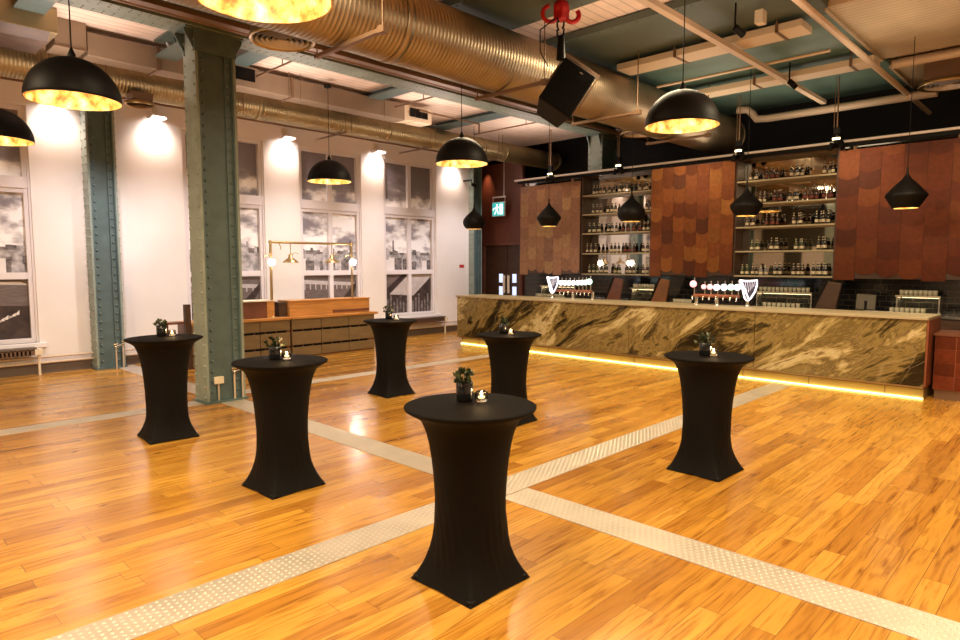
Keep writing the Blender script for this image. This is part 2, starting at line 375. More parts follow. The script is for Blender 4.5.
w = MB(); x = X0
for a, b in WX:
    w.box(x, a, Y1, Y1+.2, 0, ZC); w.box(a, b, Y1, Y1+.2, 0, WZ0); w.box(a, b, Y1, Y1+.2, WZ1, ZC); x = b
w.box(x, 13.68, Y1, Y1+.2, 0, ZC)
struct(w.build('wall_left', M['wall']))
struct(MB().box(13.6, 13.68, Y1+.2, 15.6, 0, 5.95).box(13.6, X1, 15.6, 15.8, 0, 6.1).build('wall_recess', M['brownwall']))
struct(MB().box(X0, 3.55, Y1-.03, Y1, 0, .17).box(4.15, 13.58, Y1-.03, Y1, 0, .17).build('baseboard_left', M['skirt']))
# partition with the double door, beyond the bar's far end
pw = MB(); px = 14.6
pw.box(px, px+.12, 12.42, 12.5, 0, 5.0).box(px, px+.12, 14.06, 15.6, 0, 5.0).box(px, px+.12, 12.5, 14.06, 2.62, 5.0)
struct(pw.build('wall_partition', M['brownwall']))
d = MB(); d.box(px+.02, px+.08, 13.03, 13.94, 0, 2.55).box(px+.02, px+.08, 12.5, 13.01, 0, 2.55)
door = struct(d.build('door_1', M['darkwood']))
MB().box(px-.02, px+.1, 13.94, 14.06, 0, 2.62).box(px-.02, px+.1, 12.46, 12.5, 0, 2.62).box(px-.02, px+.1, 12.46, 14.06, 2.55, 2.62).build('door_frame', M['redwood'], door)
for yy in (13.11, 12.93):
    MB().box(px-.05, px-.02, yy-.035, yy+.035, 1.10, 1.64).box(px-.02, px+.02, yy-.02, yy+.02, 1.15, 1.2).box(px-.02, px+.02, yy-.02, yy+.02, 1.55, 1.6).build('pull_handle', M['hopper'], door)
for yy in (13.27, 12.73):
    for z in (1.17, 1.55):
        MB().box(px+.005, px+.02, yy-.075, yy+.075, z-.13, z+.13).build('vision_panel', M['panelite'], door)

# checker plate strips let into the floor
def plate(n, x0, x1, y0, y1, dots):
    b = MB().box(x0, x1, y0, y1, -.004, .004)
    for (dx0, dx1, dy0, dy1) in dots:
        i = dx0+.022; r = 0
        while i < dx1:
            j = dy0+.022+(.022 if r % 2 else 0)
            while j < dy1-.012:
                b.rivet((i, j, .004), (0, 0, 1), .0125, .0035, 1); j += .046
            i += .040; r += 1
    return struct(b.build('trim_%d' % n, [M['plate'], M['platedot']]))
plate(1, -3, 10.95, 3.54, 3.86, [(.6, 8.5, 3.54, 3.86)])
plate(2, 3.9, 4.24, 3.87, 13.6, [(3.9, 4.24, 3.87, 9.5)])
plate(3, 3.9, 4.24, -3, 3.53, [(3.9, 4.24, -.2, 3.53)])
plate(4, -6, 3.89, 8.98, 9.3, [(1, 3.89, 8.98, 9.3)])
plate(5, 4.25, 10.95, 9.3, 9.6, [(4.25, 10, 9.3, 9.6)])

# ------------------------------------------------------------------ windows with printed views
def window(n, x0, x1, kind):
    f = MB(); y = Y1+.06; t = .10
    f.box(x0, x0+t, y, y+.09, WZ0, WZ1); f.box(x1-t, x1, y, y+.09, WZ0, WZ1)
    f.box(x0+t, x1-t, y+.003, y+.087, WZ0, WZ0+.08); f.box(x0+t, x1-t, y+.003, y+.087, WZ1-.08, WZ1)
    f.box(x0, x1, y-.02, y+.09, 3.30, 3.50); f.box(x0+t, x1-t, y+.01, y+.09, 1.70, 1.82)
    f.box(x0+t, x1-t, y+.012, y+.086, 3.22, 3.30)
    xm = (x0+x1)/2
    f.box(xm-.055, xm+.055, y+.007, y+.084, WZ0+.01, WZ1-.01)
    f.box(x0, x0+.035, y-.03, y, WZ0, WZ1); f.box(x1-.035, x1, y-.03, y, WZ0, WZ1)
    w_ = struct(f.build('window_%d' % n, M['frame']))
    MB().box(x0-.1, x1+.1, Y1-.07, Y1+.14, WZ0-.09, WZ0+.0).build('window_sill', M['white'], w_, bevel=.01)
    p = MB(); yp = y+.085
    p.box(x0, x1, yp, yp+.01, WZ0, WZ1, 0)
    r = random.Random(11+n)
    def quad(pts, mi, o): p.add([(a, yp-o, b) for a, b in pts], [tuple(range(len(pts)))], mi)
    hz = 2.22
    quad([(x0, 1.95), (x1, 1.95), (x1, hz+.05), (x0, hz+.05)], 2, .002)
    xx = x0
    while xx < x1:                                          # far skyline
        ww = r.uniform(.04, .16); h = r.uniform(.05, .16)
        if r.random() < .12: h = r.uniform(.25, .42); ww = .05
        b_ = min(xx+ww, x1)
        quad([(xx, hz), (b_, hz), (b_, hz+h), (xx, hz+h)], 2 if r.random() < .5 else 1, .003); xx += ww
    xx = x0
    while xx < x1:                                          # nearer blocks
        ww = r.uniform(.08, .25); h = r.uniform(.12, .3); b_ = min(xx+ww, x1)
        quad([(xx, 1.74), (b_, 1.74), (b_, 1.85+h), (xx, 1.85+h)], r.choice([1, 2, 2, 6, 1]), .004+.0004*r.random()); xx += ww*.8
    quad([(x0, WZ0), (x1, WZ0), (x1, 1.78), (x0, 1.78)], 4, .005)
    if kind == 'roof':
        quad([(x0, WZ0), (x1, WZ0), (x1, 1.15), (x0, 1.2)], 3, .006)
        quad([(x0+.25, 1.16), (x0+1.05, 1.78), (x1, 1.78), (x1-.05, 1.65), (x1-.75, 1.10)], 5, .007)
        quad([(x0, 1.2), (x0+.25, 1.16), (x0+1.0, 1.78), (x0+.82, 1.78)], 3, .008)
        quad([(x1-.75, 1.10), (x1, 1.7), (x1, .56), (x1-.75, .56)], 3, .0075)
        for q in range(16): quad([(x0+.05+q*.11, .6), (x0+.11+q*.11, .6), (x0+.11+q*.11, .95+.1*(q % 3)), (x0+.05+q*.11, .95+.1*(q % 3))], 1, .0085)
    elif kind == 'bridge':
        quad([(x0, 1.5), (x1, 1.42), (x1, 1.50), (x0, 1.60)], 5, .006)
        for q in range(12): quad([(x0+q*.15, 1.35), (x0+q*.15+.03, 1.35), (x0+q*.15+.03, 1.52), (x0+q*.15, 1.52)], 5, .0065)
        quad([(x0, WZ0), (x1, WZ0), (x1, 1.0), (x0, 1.05)], 3, .006)
        quad([(x1-.62, 1.0), (x1-.05, 1.60), (x1, 1.52), (x1-.35, 1.0)], 3, .007)
        for q in range(5): quad([(x0+.3+q*.13, .86), (x0+.38+q*.13, .86), (x0+.36+q*.13, .93), (x0+.31+q*.13, .93)], 6, .0075)
    else:
        quad([(x0, WZ0), (x1, WZ0), (x1, 1.22), (x0, 1.28)], 3, .006)
        for q in range(9):
            a = x0+1.05+q*.055; z = .86+q*.025
            quad([(a, z), (a+.05, z+.01), (a+.055, z+.05+.02*(q % 3)), (a+.005, z+.04)], 6 if q % 3 else 5, .007)
        quad([(x0+.9, 1.62), (x1-.1, 1.60), (x1-.2, 1.65), (x0+1.0, 1.66)], 6, .0065)
    p.build('printed_view', [M['psky'], M['pcity'], M['pcity2'], M['pdark'], M['pmid'], M['proof'], M['plight']], w_)
for i, (a, b) in enumerate(WX): window(i+1, a, b, ['river', 'bridge', 'river', 'bridge', 'bridge', 'roof'][i])

# heating pipes and low radiators
def pipe_run(z, label):
    return tag(MB().tube([(-3, Y1-.09, z), (13.5, Y1-.09, z)], .02, 8).build('heating_pipe', M['creampaint']), label, 'pipe')
pipe_run(.30, 'upper cream heating pipe running along the foot of the white wall')
pipe_run(.20, 'lower cream heating pipe running along the foot of the white wall')
for (a, b, lb) in ((.9, 2.62, 'low brown radiator under the window beside the wall pillar'), (10.7, 12.45, 'low brown radiator under the window nearest the bar'), (5.4, 7.1, 'low brown radiator behind the counter under the window by the riveted pillar'), (8.05, 9.8, 'low brown radiator behind the counter under the window with the hanging lamps')):
    t = thing('radiator', lb, 'radiator', ((a+b)/2, Y1-.1, 0)); L2 = (b-a)/2
    c = MB()
    for k in range(int((b-a)/.06)): c.box(-L2+k*.06, -L2+k*.06+.03, -.16, -.02, .36, .47)
    c.box(-L2, L2, -.16, -.02, .37, .45)
    c.build('fins', M['radi'], t)
    MB().box(-L2-.02, L2+.02, -.17, .02, .47, .50).build('cover', M['skirt'], t)
    for q in (-1, 1):
        MB().box(q*(L2+.05)-.06, q*(L2+.05)+.06, -.17, -.01, .37, .47).tube([(q*(L2+.06), -.09, .37), (q*(L2+.06), -.09, 0)], .022, 8).build('end_valve', M['hopper'], t)

# ------------------------------------------------------------------ riveted columns
def column(name, label, cx, cy, wx=.56, wy=.39, h=5.12, flip=False, pale=True):
    t = thing(name, label, 'column', (cx, cy, 0))
    fl = .035
    for sx in (-1, 1):
        b = MB(); xa = sx*wx/2
        b.box(min(xa, xa-sx*fl), max(xa, xa-sx*fl), -wy/2, wy/2, 0, h)
        z = .09
        while z < h-.1:
            for yy in (-wy/2+.045, wy/2-.045): b.rivet((xa, yy, z), (sx, 0, 0), .026, .024)
            z += .148
        b.build('flange_plate', M['greenlit'] if pale else M['green'], t)  # flanges painted lighter to carry the light on the pillar's side face
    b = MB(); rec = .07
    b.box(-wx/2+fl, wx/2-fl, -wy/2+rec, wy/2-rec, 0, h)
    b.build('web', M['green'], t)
    for sx in (-1, 1):
        for sy in (-1, 1):
            b = MB(); xa = sx*(wx/2-fl); ya = sy*(wy/2)
            ang = .11
            b.box(min(xa, xa-sx*ang), max(xa, xa-sx*ang), min(ya-sy*rec, ya-sy*(rec-.03)), max(ya-sy*rec, ya-sy*(rec-.03)), 0, h)
            b.box(min(xa, xa-sx*.022), max(xa, xa-sx*.022), min(ya, ya-sy*rec), max(ya, ya-sy*rec), 0, h)
            z = .15
            while z < h-.1:
                b.rivet((xa-sx*.065, ya-sy*(rec-.03), z), (0, sy, 0), .026, .024)
                z += .148
            b.build('angle_iron', M['green'], t)
    b = MB().box(-wx/2-.03, wx/2+.03, -wy/2-.03, wy/2+.03, 0, .03)
    b.build('base_plate', M['green'], t)
    # flared capital under the beam
    b = MB()
    for sx in (-1, 1):
        b.prism([(sx*wx/2, -wy/2+.03, h-.28), (sx*(wx/2), -wy/2+.03, h-.02), (sx*(wx/2+.12), -wy/2+.03, h-.02), (sx*(wx/2+.12), -wy/2+.03, h-.06)][::sx], (0, .02, 0))
        b.prism([(sx*wx/2, wy/2-.05, h-.28), (sx*(wx/2), wy/2-.05, h-.02), (sx*(wx/2+.12), wy/2-.05, h-.02), (sx*(wx/2+.12), wy/2-.05, h-.06)][::sx], (0, .02, 0))
    b.box(-wx/2-.12, wx/2+.12, -wy/2-.02, wy/2+.02, h-.02, h)
    b.box(-wx/2-.01, wx/2+.01, -wy/2-.015, -wy/2, h-.30, h-.02)
    for k in range(6): b.rivet((-wx/2+.05+k*.09, -wy/2-.015, h-.07), (0, -1, 0), .016, .012)
    b.build('capital', M['green'], t)
    return t
column('iron_column', 'tall riveted grey-green iron pillar standing on the open floor', 4.0, 9.125)
column('iron_column', 'riveted grey-green iron pillar against the white wall between printed windows', 3.80, 13.54, .48, .30, 5.2)
column('iron_column', 'riveted iron pillar rising in the dark gap behind the bottle shelves', 13.85, 9.125, .8, .40)
column('iron_column', 'slim riveted iron pillar at the corner of the white wall beside the door', 13.84, 13.62, .36, .2, 5.3)
column('iron_column', 'riveted iron pillar far across the room, seen only in the mirrors', -5.8, 9.125)

# main riveted beam, plus the roof girders
b = MB().box(-9.6, 14.25, 8.87, 9.32, 5.12, 5.155).box(-9.6, 14.25, 9.06, 9.13, 5.155, ZC)
x = -2.0
while x < 14.0:
    for yy in (8.92, 9.0, 9.19, 9.27): b.rivet((x, yy, 5.12), (0, 0, -1), .016, .01)
    x += .115
beam = tag(b.build('riveted_beam', M['beamgreen']), 'long riveted green iron beam carried by the floor-standing pillar', 'beam')
for xa, xb, lb in ((4.95, 5.3, 'grey-green roof girder crossing the pale boards just beyond the floor-standing pillar'), (7.9, 8.25, 'grey-green roof girder crossing the pale boards above the square duct end'), (10.72, 11.12, 'grey-green roof girder crossing the pale boards above the spiral duct, third from the pillar'), (2.0, 2.35, 'roof girder above the square duct beside the tall drop duct'), (-1.0, -.65, 'roof girder over the empty floor beyond the first window')):
    tag(MB().box(xa, xb, 9.33, 13.7, 5.29, 5.32).box((xa+xb)/2-.03, (xa+xb)/2+.03, 9.33, 13.7, 5.32, ZC).build('roof_girder', M['green']), lb, 'girder', 'roof girders over the window bay')
lg = thing('lattice_girder', 'short dark green lattice girder above the floor-standing pillar top', 'girder', (4.0, 0, 0))
MB().box(-.16, .16, 9.35, 10.7, 5.14, 5.17).box(-.02, .02, 9.35, 10.7, 5.17, 5.21).box(-.16, .16, 9.35, 10.7, 5.37, 5.4).build('chord', M['greendark'], lg)
for k in range(5):
    y = 9.4+k*.26
    MB().prism([(-.02, y, 5.2), (-.02, y+.05, 5.2), (-.02, y+.18, 5.38), (-.02, y+.13, 5.38)], (.04, 0, 0)).build('brace', M['white'] if k % 3 == 1 else M['green'], lg)
# dark soffit panels, cable trunking and corrugated deck of the bar bay
def soffit(xa, xb, m, lb, rv=False, y0=2.80):
    b = MB().box(xa, xb, y0, 8.86, 5.30, 5.40)
    y = y0+.05
    while y < 8.8 and rv:
        b.rivet((xb-.06, y, 5.30), (0, 0, -1), .018, .012); b.rivet((xa+.06, y, 5.30), (0, 0, -1), .018, .012); y += .2
    tag(b.build('soffit_panel', M[m]), lb, 'ceiling panel', 'dark steel soffit panels over the bar bay')
soffit(5.95, 7.15, 'greendark', 'dark green steel soffit panel above the red chain hoist', True)
soffit(8.05, 9.62, 'greendark', 'wide dark green soffit panel between pale boards and the thick cream trunking', True)
soffit(9.64, 12.1, 'teal', 'teal soffit panel between the two cream trunkings', False)
soffit(12.12, 14.5, 'teal', 'teal soffit panel edged with rivets beside the dark gap over the bar', True)
soffit(.5, 4.2, 'greendark', 'dark green soffit panel over the middle of the open floor', True)
def trunking(x0, x1, z0, z1, y0, y1, lb):
    t = thing('cable_trunking', lb, 'trunking', ((x0+x1)/2, 0, 0)); w2 = (x1-x0)/2
    MB().box(-w2, w2, y0, y1, z0, z1).build('tray', M['cream'], t, bevel=.008)
    y = y0+.3
    while y < y1:
        MB().box(-w2-.015, -w2, y, y+.04, z0-.01, z1+.02).tube([(-w2-.01, y+.02, z1), (-w2-.01, y+.02, 5.3)], .008, 6).box(-w2-.015, w2+.015, y, y+.04, z0-.012, z0).build('hanger', M['iron'], t); y += 1.5
trunking(9.35, 9.78, 5.13, 5.23, 3.1, 5.95, 'thick cream cable trunking ending short of the corrugated deck')
trunking(11.55, 11.92, 5.08, 5.18, 2.75, 5.90, 'cream cable trunking running on to the corner of the corrugated deck, closer to the bar')
MBd = MB().box(9.4, 12.35, -4, 2.80, 5.30, 5.38).box(9.4, 12.35, 2.80, 2.84, 5.26, 5.38)
tag(MBd.build('corrugated_deck', M['deck']), 'large corrugated metal ceiling deck above the round brown diffuser', 'ceiling panel')
tag(MB().box(12.8, 14.6, -4, 2.78, 5.30, 5.38).box(12.8, 14.6, 2.78, 2.82, 5.26, 5.38).build('corrugated_deck', M['deck']), 'narrower corrugated metal ceiling deck closest to the bar wall', 'ceiling panel')
tag(MB().tube([(12.5, -4, 5.22), (12.5, 2.7, 5.22)], .07, 12).build('hanging_service_pipe', M['creampaint']), 'cream pipe lying between the two corrugated decks', 'pipe')
tag(MB().box(0.5, 13.6, 4.0, 4.09, 5.01, 5.08).build('batten_rail', M['creampaint']), 'square pinkish batten crossing below both cream trunkings', 'batten')
tag(MB().tube([(0.5, 2.75, 5.02), (15.9, 2.75, 5.02)], .045, 12).build('hanging_service_pipe', M['creampaint']), 'long pinkish pipe crossing the ceiling along the corrugated deck edge', 'pipe')
tag(MB().tube([(13.8, 5.8, 5.22), (13.85, 5.6, 5.2), (13.9, 5.5, 5.1), (13.9, 5.42, 4.99), (13.9, 5.2, 4.97), (13.9, 2.3, 4.97)], .075, 12).build('hanging_service_pipe', M['creampaint']), 'fat cream pipe with an elbow along the dark gap above the bar', 'pipe')
tag(MB().tube([(10.6, 5.9, 5.1), (10.6, 3.1, 5.1)], .025, 8).build('hanging_service_pipe', M['creampaint']), 'thin conduit between the two cream trunkings', 'pipe')
tag(MB().tube([(-3, 8.70, 5.15), (15.5, 8.70, 5.15)], .05, 10).build('hanging_service_pipe', M['iron']), 'brown pipe hugging the riveted beam on the duct side', 'pipe')
tag(MB().box(-3, 10.5, 8.36, 8.50, 5.06, 5.12).tube([(6, 8.43, 5.1), (6, 8.43, 5.295)], .008, 6).tube([(9, 8.43, 5.1), (9, 8.43, 5.30)], .008, 6).build('hanging_cable_tray', M['iron']), 'brown cable tray between the riveted beam and the big spiral duct', 'tray')
tag(MB().tube([(9.8, 13.45, 5.08), (14.3, 13.45, 5.08)], .035, 8).tube([(11.6, 12.4, 5.1), (11.6, 13.45, 5.08)], .02, 6).build('hanging_service_pipe', M['creampaint']), 'cream pipe under the far end of the spiral duct by the wall', 'pipe')
for xx, lb in ((5.55, 'thin brown pipe crossing the pale boards near the floor-standing pillar'), (8.6, 'thin brown pipe crossing the pale boards behind the square duct end'), (11.75, 'thin brown pipe crossing the pale boards above the middle window dome')):
    tag(MB().tube([(xx, 9.4, 5.22), (xx, 11.6, 5.22)], .018, 6).tube([(xx, 9.9, 5.22), (xx, 9.9, 5.4)], .01, 6).build('hanging_sprinkler_pipe', M['iron']), lb, 'pipe')
tag(MB().tube([(9.1, 10.6, 5.2), (10.9, 10.6, 5.2)], .02, 6).tube([(10.9, 10.6, 5.2), (10.9, 10.6, 5.0)], .02, 6).build('hanging_sprinkler_pipe', M['iron']), 'thin brown pipe running on from the square duct end towards the bar', 'pipe')

# ------------------------------------------------------------------ ducts
def spiral(x0, x1, y, z, r, pitch, seg=40):
    prof = []; x = x0
    while x < x1:
        prof += [(r, x), (r, x+pitch*.72), (r+.005, x+pitch*.80), (r+.005, x+pitch*.92)]; x += pitch
    b = MB(); b.lathe(prof, (0, y, z), seg, axis='x')
    return b
t = thing('spiral_duct', 'huge ribbed spiral duct over the dance floor, hung above the speaker', 'duct', (0, 6.3, 4.81))
spiral(-4, 14.5, 0, 0, .424, .058).build('pipe', M['duct'], t)
for xx in (1.6, 4.9, 8.2, 11.5): MB().lathe([(.424, xx), (.436, xx), (.436, xx+.10), (.424, xx+.10)], (0, 0, 0), 40, axis='x').build('collar', M['duct'], t)
MB().lathe([(.424, 14.4), (.44, 14.4), (.44, 14.48), (.40, 14.5), (.0001, 14.42)], (0, 0, 0), 40, axis='x').build('end_cap', M['duct'], t)
for xx in (1.5, 4.2, 6.85, 9.2, 11.7):
    MB().box(xx-.03, xx+.03, -.88, .42, -.475, -.435).tube([(xx, -.84, -.44), (xx, -.84, .485)], .008, 6).tube([(xx, .40, -.44), (xx, .40, .485)], .008, 6).box(xx-.04, xx+.04, -.9, -.8, -.49, -.42).build('bracket', M['iron'], t)
t = thing('spiral_duct', 'slimmer brassy spiral duct running along the white window wall', 'duct', (0, 12.0, 5.02))
spiral(-4, 15.6, 0, 0, .245, .052, 32).build('pipe', M['duct2'], t)
for xx in (3.0, 6.1, 9.2, 12.3, 13.2): MB().lathe([(.245, xx), (.258, xx), (.258, xx+.08), (.245, xx+.08)], (0, 0, 0), 32, axis='x').build('collar', M['duct2'], t)
MB().lathe([(.245, 15.5), (.26, 15.5), (.26, 15.6), (.0001, 15.6)], (0, 0, 0), 32, axis='x').build('end_cap', M['duct2'], t)
for xx in (1.0, 3.3, 5.6, 8.0, 10.4, 12.8):
    MB().box(xx-.02, xx+.02, -.3, .9, -.285, -.255).tube([(xx, -.28, -.26), (xx, -.28, .385)], .006, 6).tube([(xx+.15, -.28, -.26), (xx+.15, -.28, .385)], .006, 6).build('bracket', M['iron'], t)
t = thing('square_duct', 'square sheet-metal duct above the slimmer spiral duct, ending in black grilles', 'duct', (0, 10.95, 5.16))
MB().box(2.95, 8.85, -.16, .2, -.17, .16).build('trunk_body', M['trunk'], t, bevel=.01)
MB().prism([(8.85, -.16, -.17), (9.15, -.22, -.14), (9.15, -.22, .13), (8.85, -.16, .16)], (0, .36, 0)).build('end_cowl', M['cream'], t)
b = MB()
for k in range(3): b.box(8.93+k*.17, 9.08+k*.17, -.245, -.225, -.08, .1)
b.build('end_grille', M['black'], t)
MB().box(9.10, 9.55, -.22, .16, -.16, .14).build('grille_box', M['cream'], t)
b = MB().box(4.55, 5.45, -.30, -.16, -.1, .12)
b.build('side_grille', M['black'], t)
MB().box(4.5, 5.5, -.32, -.16, .12, .14).box(4.5, 5.5, -.32, -.16, -.2, -.1).build('grille_frame', M['trunk'], t)
for xx in (6.15, 6.38, 8.3): MB().tube([(xx, -.19, -.2), (xx, -.19, .25)], .007, 6).build('hanger_rod', M['iron'], t)
for xx in (3.9, 6.2): MB().box(xx, xx+.05, -.18, .22, -.185, .175).build('joint_flange', M['iron'], t)
t = thing('hanging_drop_duct', 'tall boxed drop duct joining the square duct above the big dome lamp', 'duct', (2.73, 10.95, 5.2))
MB().box(-.2, .2, -.2, .3, -.17, .219).build('casing', M['trunk'], t, bevel=.008)
MB().box(-.01, .0, -.215, -.2, -.17, .2).box(-.2, .2, -.22, -.2, -.18, -.16).build('seam', M['iron'], t)
t = thing('square_duct', 'wide brassy rectangular duct entering the picture above the big dome lamp', 'duct', (0, 10.9, 5.2))
MB().box(-4, 2.5, -.5, .35, -.12, .21).build('trunk_body', M['duct2'], t, bevel=.01)
MB().prism([(-4, -.5, -.12), (-4, -.35, -.22), (-4, .35, -.22), (-4, .35, -.12)], (6.4, 0, 0)).build('lower_casing', M['darkwood'], t)
def diffuser(x, y, z, r, lb, ztop):
    t = thing('hanging_air_diffuser', lb, 'diffuser', (x, y, z), 0, 'round ceiling diffusers')
    MB().lathe([(r*1.0, 0), (r*1.03, .02), (r*.98, .06), (r*.62, .09)], n=40).lathe([(r, 0), (r*.9, .015), (r*.88, .05)], n=40, flip=True).build('rim', M['brass'], t)
    b = MB()
    for q in range(5):
        k = .82-.16*q
        b.lathe([(r*k, .004), (r*(k-.07), .05), (r*(k-.09), .05), (r*(k-.02), .004)], n=36)
    b.build('ring', M['iron'] if r < .3 else M['white'], t)
    MB().disc((0, 0, .07), r*.86, up=False).build('back_plate', M['black'], t)
    MB().box(-r*.72, r*.72, -r*.72, r*.72, .08, ztop-z).build('neck_box', M['iron'], t)
diffuser(4.1, 7.3, 4.64, .38, 'round slotted air diffuser under the big duct beside the floor-standing pillar', 5.0)
diffuser(11.95, 7.05, 4.62, .36, 'round air diffuser above the middle copper panel', 4.95)
diffuser(3.95, 11.75, 4.60, .22, 'small round diffuser behind the big dome lamp by the wall pillar', 4.8)
diffuser(13.3, 2.05, 4.92, .42, 'round brown air diffuser under the narrow corrugated deck', 5.28)

# wall track with washer fixtures
tag(MB().box(-4, 13.5, 13.30, 13.35, 5.03, 5.06).build('lighting_rail', M['iron']), 'long dark rail along the top of the white window wall', 'rail')
lamps = []
def lamp(kind, loc, energy, color=(1, .78, .5), size=.05, target=None, angle=60, blend=.6, shape=None):
    l = bpy.data.lights.new('lamp', kind); l.energy = energy; l.color = color
    if kind == 'AREA':
        l.shape = 'RECTANGLE' if shape else 'SQUARE'; l.size = shape[0] if shape else size
        if shape: l.size_y = shape[1]
    else: l.shadow_soft_size = size
    if kind == 'SPOT': l.spot_size = R(angle); l.spot_blend = blend
    o = bpy.data.objects.new('lamp', l); COL.objects.link(o); o.location = loc
    if target is not None:
        o.rotation_euler = (V(target)-V(loc)).to_track_quat('-Z', 'Y').to_euler()
    return o
WASH = [(3.15, 'beside the wall pillar and the first window'), (4.86, 'between the two pillars'), (7.68, 'over the pipe frame with hanging lamps'), (10.25, 'between the two full windows'), (12.95, 'behind the middle dome lamp at the wall end'), (-4.2, 'over the stretch of wall outside the picture')]
for xx, lb in WASH:
    t = thing('washer_spotlight', 'white box wall light %s' % lb, 'wall light', (xx, Y1, 4.9), 0, 'wall washers above the windows')
    MB().box(-.05, .05, -.07, 0, 0, .16).build('bracket', M['hopper'], t)
    MB().box(-.15, .15, -.30, -.06, -.06, -.02).box(-.15, -.13, -.30, -.06, -.09, -.06).box(.13, .15, -.30, -.06, -.09, -.06).build('hood', M['white'], t)
    MB().box(-.11, .11, -.26, -.09, -.068, -.061).build('lamp_lens', M['whiteglow'], t)
    lamp('SPOT', (xx, Y1-.17, 4.80), 85, (1, .74, .60), .06, (xx, Y1+.16, 4.1), 120, 1.0)
    lamp('SPOT', (xx, 11.35, 4.72), 320, (1, .91, .91), .12, (xx, Y1, 1.1), 78, 1.0)  # added broad spot with no fitting, brightens the lower wall
for xx in (2.6, 5.9, 9.2, 12.2): lamp('AREA', (xx, 10.15, 4.2), 26, (1, .80, .68), 1.2, (xx, 10.0, 6))  # added uplights without fittings, lift the pale ceiling boards
for xx, yy in ((12.4, 5.4), (7.6, 2.9), (10.4, 2.2), (10.6, 5.2), (13, 4), (7.5, 4.9)): lamp('AREA', (xx, yy, 4.3), 9, (1, .80, .58), 1.2, (xx, yy, 6))  # unseen uplights added to brighten the bar bay ceiling and duct
lamp('SPOT', (14.38, 13.82, 4.95), 60, (1, .5, .25), .05, (14.62, 13.84, 4.0), 55, 1.0)

# ------------------------------------------------------------------ pendants
def dome(x, y, lb, proto=[None]):
    rr = .41
    if proto[0] is None:
        t = thing('dome_pendant', lb, 'pendant lamp', (x, y, 3.52), 0, 'black dome pendants')
        pr = [(rr*math.cos(a), rr*math.sin(a)*.98) for a in [R(q*5) for q in range(0, 18)]] + [(.03, rr*.98)]
        MB().lathe([(rr, 0)]+pr, n=56).build('shade', M['domeout'], t); sh_ = [c for c in t.children if c.name.startswith('shade')][0]
        MB().lathe([(r_-.012 if r_ > .05 else r_, max(0, h-.012)) for r_, h in pr], n=56, flip=True).lathe([(rr, 0), (rr-.012, 0)], n=56, flip=True).build('gilded_lining', M['gold'], sh_)
        MB().lathe([(.03, rr*.97), (.035, rr+.02), (.02, rr+.06), (.006, rr+.09)], n=16).tube([(0, 0, rr+.08), (0, 0, 1.75)], .006, 6).build('cord', M['black'], t)
        MB().lathe([(.001, 1.775), (.07, 1.775), (.07, 1.73), (.001, 1.71)], n=20).build('cable_rose', M['black'], t)
        lh = MB().tube([(0, 0, .32), (0, 0, .40)], .025, 10).build('lamp_holder', M['brass'], t)
        MB().ball((0, 0, .27), .055, 16).build('bulb', M['glow'], lh)
        proto[0] = t
    else:
        t = kid_copy(proto[0]); t.location = (x, y, 3.52); t['label'] = lb
    lamp('POINT', (x, y, 3.52+.10), 12, (1, .78, .48), .06)
    return t
for x, y, lb in ((1.83, 7.2, 'large black dome pendant with gilded inside before the wall pillar'), (1.93, 3.66, 'black dome pendant cut off by the top of the picture, gilded inside'),
                 (1.69, 10.15, 'black dome pendant at the picture edge in front of the first window'), (6.87, 10.62, 'small-looking black dome pendant before the window with the hanging lamps'),
                 (7.12, 7.3, 'black dome pendant above the cocktail table beyond the square duct end'), (6.95, 3.55, 'black dome pendant in front of the middle copper panel'),
                 (-3.2, 5.5, 'black dome pendant over the floor behind the viewpoint')): dome(x, y, lb)

BEAT = {
 'diamond': [(.012, .60), (.018, .50), (.06, .43), (.16, .33), (.262, .21), (.275, .18), (.262, .155), (.20, .05), (.165, 0)],
 'onion': [(.012, .60), (.014, .52), (.03, .45), (.085, .37), (.18, .28), (.262, .20), (.27, .165), (.25, .115), (.205, .04), (.165, 0)],
 'round': [(.012, .62), (.02, .52), (.05, .45), (.11, .39), (.19, .32), (.252, .24), (.275, .16), (.262, .09), (.22, .03), (.175, 0)]}
for y, k, lb, zz in ((11.16, 'round', 'rounded black bar pendant before the end column by the door', 2.83), (8.85, 'diamond', 'pointed black bar pendant before the copper panel nearest the door', 2.80), (6.79, 'round', 'rounded black bar pendant before the first bottle shelves', 2.81),
                     (4.53, 'onion', 'pointed black bar pendant before the second bottle shelves', 2.80), (2.18, 'diamond', 'pointed black bar pendant before the large end copper panel', 2.79)):
    t = thing('bar_pendant', lb, 'pendant lamp', (11.3, y, zz), 0, 'black pendants over the bar')
    pr = BEAT[k]
    sh_ = MB().lathe(pr[::-1], n=40).build('shade', M['black'], t)
    MB().lathe([(max(r_-.008, .004), h) for r_, h in pr][::-1], n=40, flip=True).lathe([(pr[-1][0], 0), (pr[-1][0]-.008, 0)], n=40, flip=True).build('brass_lining', M['gold'], sh_)
    MB().disc((0, 0, .035), .15, 24, up=False).build('diffuser', M['dimglow'], sh_)
    MB().tube([(0, 0, .58), (0, 0, 2.46)], .005, 6).build('cord', M['black'], t)
    lamp('SPOT', (11.3, y, zz-.01), 40, (1, .74, .40), .12, (11.0, y, 0), 130, .8)

